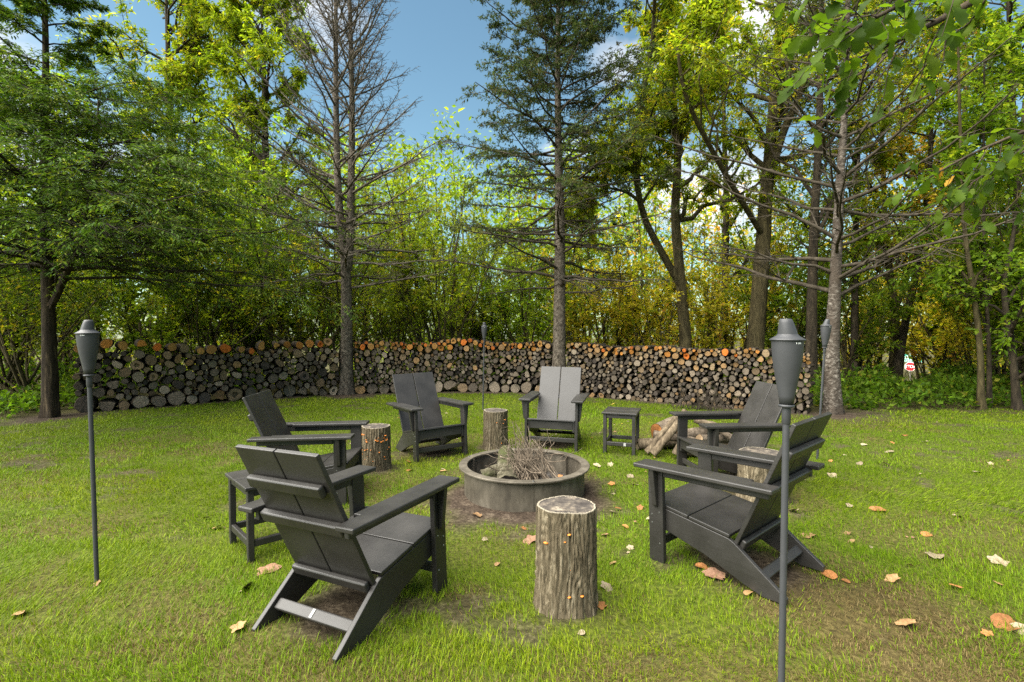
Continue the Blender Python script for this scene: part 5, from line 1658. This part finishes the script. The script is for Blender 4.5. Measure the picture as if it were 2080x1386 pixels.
# ------------------------------------------------------------------ fallen leaves
def fallen():
    rng = np.random.default_rng(12)
    def lm(kind, seed):
        g = np.random.default_rng(seed)
        if kind == 'oval':
            n = 12; a = np.arange(n) * 2 * math.pi / n
            r = np.stack([0.34 * np.cos(a), 0.5 * np.sin(a)], -1) * (1 + g.normal(0, .06, (n, 1)))
        elif kind == 'lobed':
            n = 20; a = np.arange(n) * 2 * math.pi / n
            r = np.stack([0.36 * np.cos(a), 0.52 * np.sin(a)], -1) * (1 + 0.12 * np.where(np.arange(n) % 4 < 2, 1, -1)[:, None] + g.normal(0, .05, (n, 1)))
        else:
            n = 20; a = np.arange(n) * 2 * math.pi / n
            r = np.stack([np.cos(a), np.sin(a)], -1) * (0.30 + 0.25 * (np.arange(n) % 4 == 0) + 0.04 * (np.arange(n) % 2))[:, None] * (1 + g.normal(0, .05, (n, 1)))
        curl = g.uniform(.2, .9); ph = g.uniform(0, 6.28)
        def zf(x, y): return curl * (x * x) * 0.9 + 0.25 * curl * y * y * np.sin(ph) + 0.05 * np.sin(7 * x + ph) 
        V = [(0, 0, 0)]
        V += [(x * .55, y * .55, float(zf(x * .55, y * .55))) for x, y in r]
        V += [(x, y, float(zf(x, y)) + g.normal(0, .02)) for x, y in r]
        F3 = [(0, 1 + i, 1 + (i + 1) % n) for i in range(n)]
        F4 = [(1 + i, 1 + n + i, 1 + n + (i + 1) % n, 1 + (i + 1) % n) for i in range(n)]
        return np_mesh('fallen_leaf', np.array(V), [np.array(F3), np.array(F4)], [M_FALLEN], None, True)
    m, nt, out = new_mat('dry_leaf')
    v = coords(nt, 'Object')
    n1 = noise(nt, 7, 5, .6, v)
    c = mixc(nt, ramp(nt, n1, [(.4, (1, 1, 1)), (.7, (0, 0, 0))]), mixc(nt, 1.0, obj_col(nt), (.55, .5, .45), 'MULTIPLY'), obj_col(nt))
    bsdf(nt, out, c, 0.65, n1, .3, .02, .3)
    global M_FALLEN
    M_FALLEN = m
    shapes = [lm('oval', 1), lm('oval', 2), lm('lobed', 3), lm('lobed', 4), lm('star', 5), lm('lobed', 6), lm('star', 7)]
    TAN, ORG, PALE, YEL, PNK = (0.32, 0.19, 0.085), (0.36, 0.155, 0.05), (0.33, 0.265, 0.175), (0.50, 0.38, 0.05), (0.30, 0.165, 0.10)
    seen = [(545, 1158, .15, PNK), (500, 1196, .12, PALE), (484, 1278, .10, TAN), (440, 1072, .08, TAN), (418, 1052, .05, TAN), (40, 1249, .09, TAN), (197, 1187, .06, TAN), (830, 937, .10, ORG), (832, 955, .10, ORG), (900, 957, .09, TAN),
            (968, 1047, .12, TAN), (1078, 1100, .14, PNK), (1062, 822, .13, YEL), (1245, 822, .12, YEL), (1240, 945, .10, PALE), (1212, 948, .10, PALE), (1242, 985, .10, ORG), (1280, 968, .12, PALE), (1245, 1042, .08, PALE), (1230, 1092, .07, PNK),
            (1243, 1150, .07, TAN), (1232, 1198, .09, PALE), (1222, 1235, .08, ORG), (1290, 985, .08, PALE), (1350, 880, .09, PALE), (1300, 1035, .08, ORG), (1450, 1185, .14, PNK), (1425, 1168, .10, ORG), (1520, 1220, .08, TAN), (1545, 1215, .1, ORG),
            (1780, 1037, .16, ORG), (1725, 1030, .08, PALE), (1640, 1093, .13, TAN), (1612, 1040, .10, PALE), (1682, 1180, .12, ORG), (1718, 1190, .06, ORG), (1812, 1182, .10, TAN), (1882, 1087, .10, ORG), (1848, 1153, .05, TAN), (1945, 1050, .10, PALE),
            (2028, 1143, .14, PALE), (2045, 1270, .19, ORG), (2075, 1283, .13, PALE), (2005, 1292, .07, ORG), (1842, 1275, .12, TAN), (1942, 1197, .07, ORG), (2028, 1189, .07, TAN), (1805, 919, .12, PALE), (1800, 945, .10, PALE), (1880, 899, .1, PALE),
            (1755, 905, .10, PALE), (1745, 942, .12, PALE), (1838, 885, .12, ORG), (1690, 966, .14, PALE), (1687, 937, .07, ORG), (1985, 960, .1, PALE), (2012, 942, .08, PALE), (1900, 1132, .16, PALE), (1730, 1104, .06, TAN), (1720, 1085, .07, TAN),
            (690, 965, .07, TAN), (640, 1000, .07, TAN), (1350, 1050, .07, TAN), (1280, 1120, .06, PALE), (1330, 1100, .05, TAN), (1180, 1290, .06, PALE), (1010, 1150, .06, TAN), (985, 1100, .05, PALE), (1320, 1060, .08, PALE), (1270, 1075, .07, ORG)]
    names = {TAN: 'tan', ORG: 'orange-brown', PALE: 'pale dry', YEL: 'yellow star-shaped', PNK: 'pinkish brown'}
    items = [(onground(u, v)[:2], s, c) for u, v, s, c in seen]
    for _ in range(130):
        if rng.random() < .55:
            p = np.array([rng.normal(0.9, 1.3), rng.uniform(3.0, 8.0)])
        elif rng.random() < .6:
            p = np.array([rng.uniform(2.0, 7.5), rng.uniform(3.2, 8.6)])
        else:
            p = np.array([rng.uniform(-7, 4), rng.uniform(2.0, 9.5)])
        if np.hypot(p[0] - RING[0], p[1] - RING[1]) < .6: continue
        if any(np.hypot(p[0] - a, p[1] - b) < c_ + .06 for a, b, _h, c_ in STUMPS): continue
        c = (TAN, ORG, PALE, PALE, YEL if p[1] > 6 else PALE, PNK)[rng.integers(6)]
        items.append((p, rng.uniform(.025, .06), c))
    for p, s, c in items:
        me = shapes[4 if c is YEL else rng.choice([0, 1, 2, 3, 5])]
        s *= 0.8
        z = float(ground_z(p[0], p[1])) + rng.uniform(0.002, 0.016)
        o = link('fallen_leaf', me, None, (p[0], p[1], z), (rng.normal(0, .22), rng.normal(0, .22), rng.uniform(0, 6.28)), (s, s, s * rng.uniform(.6, 1.2)))
        o.color = (*(np.array(c) * rng.uniform(.55, 1.0)), 1)
        tag(o, names[c] + ' fallen leaf lying on the grass', 'leaf', 'fallen leaves on the lawn')
    # leaves caught inside the ring
    for q in range(10):
        a = rng.uniform(0, 6.28); r = rng.uniform(.1, .45)
        o = link('fallen_leaf', shapes[rng.integers(6)], None, (RING[0] + r * math.cos(a), RING[1] + r * math.sin(a), .10 + .02 * rng.random()), (rng.normal(0, .3), rng.normal(0, .3), a), (.08, .08, .08))
        o.color = (0.42, 0.19, 0.07, 1)
        tag(o, 'orange-brown fallen leaf caught inside the fire ring', 'leaf', 'fallen leaves in the fire ring')

fallen()
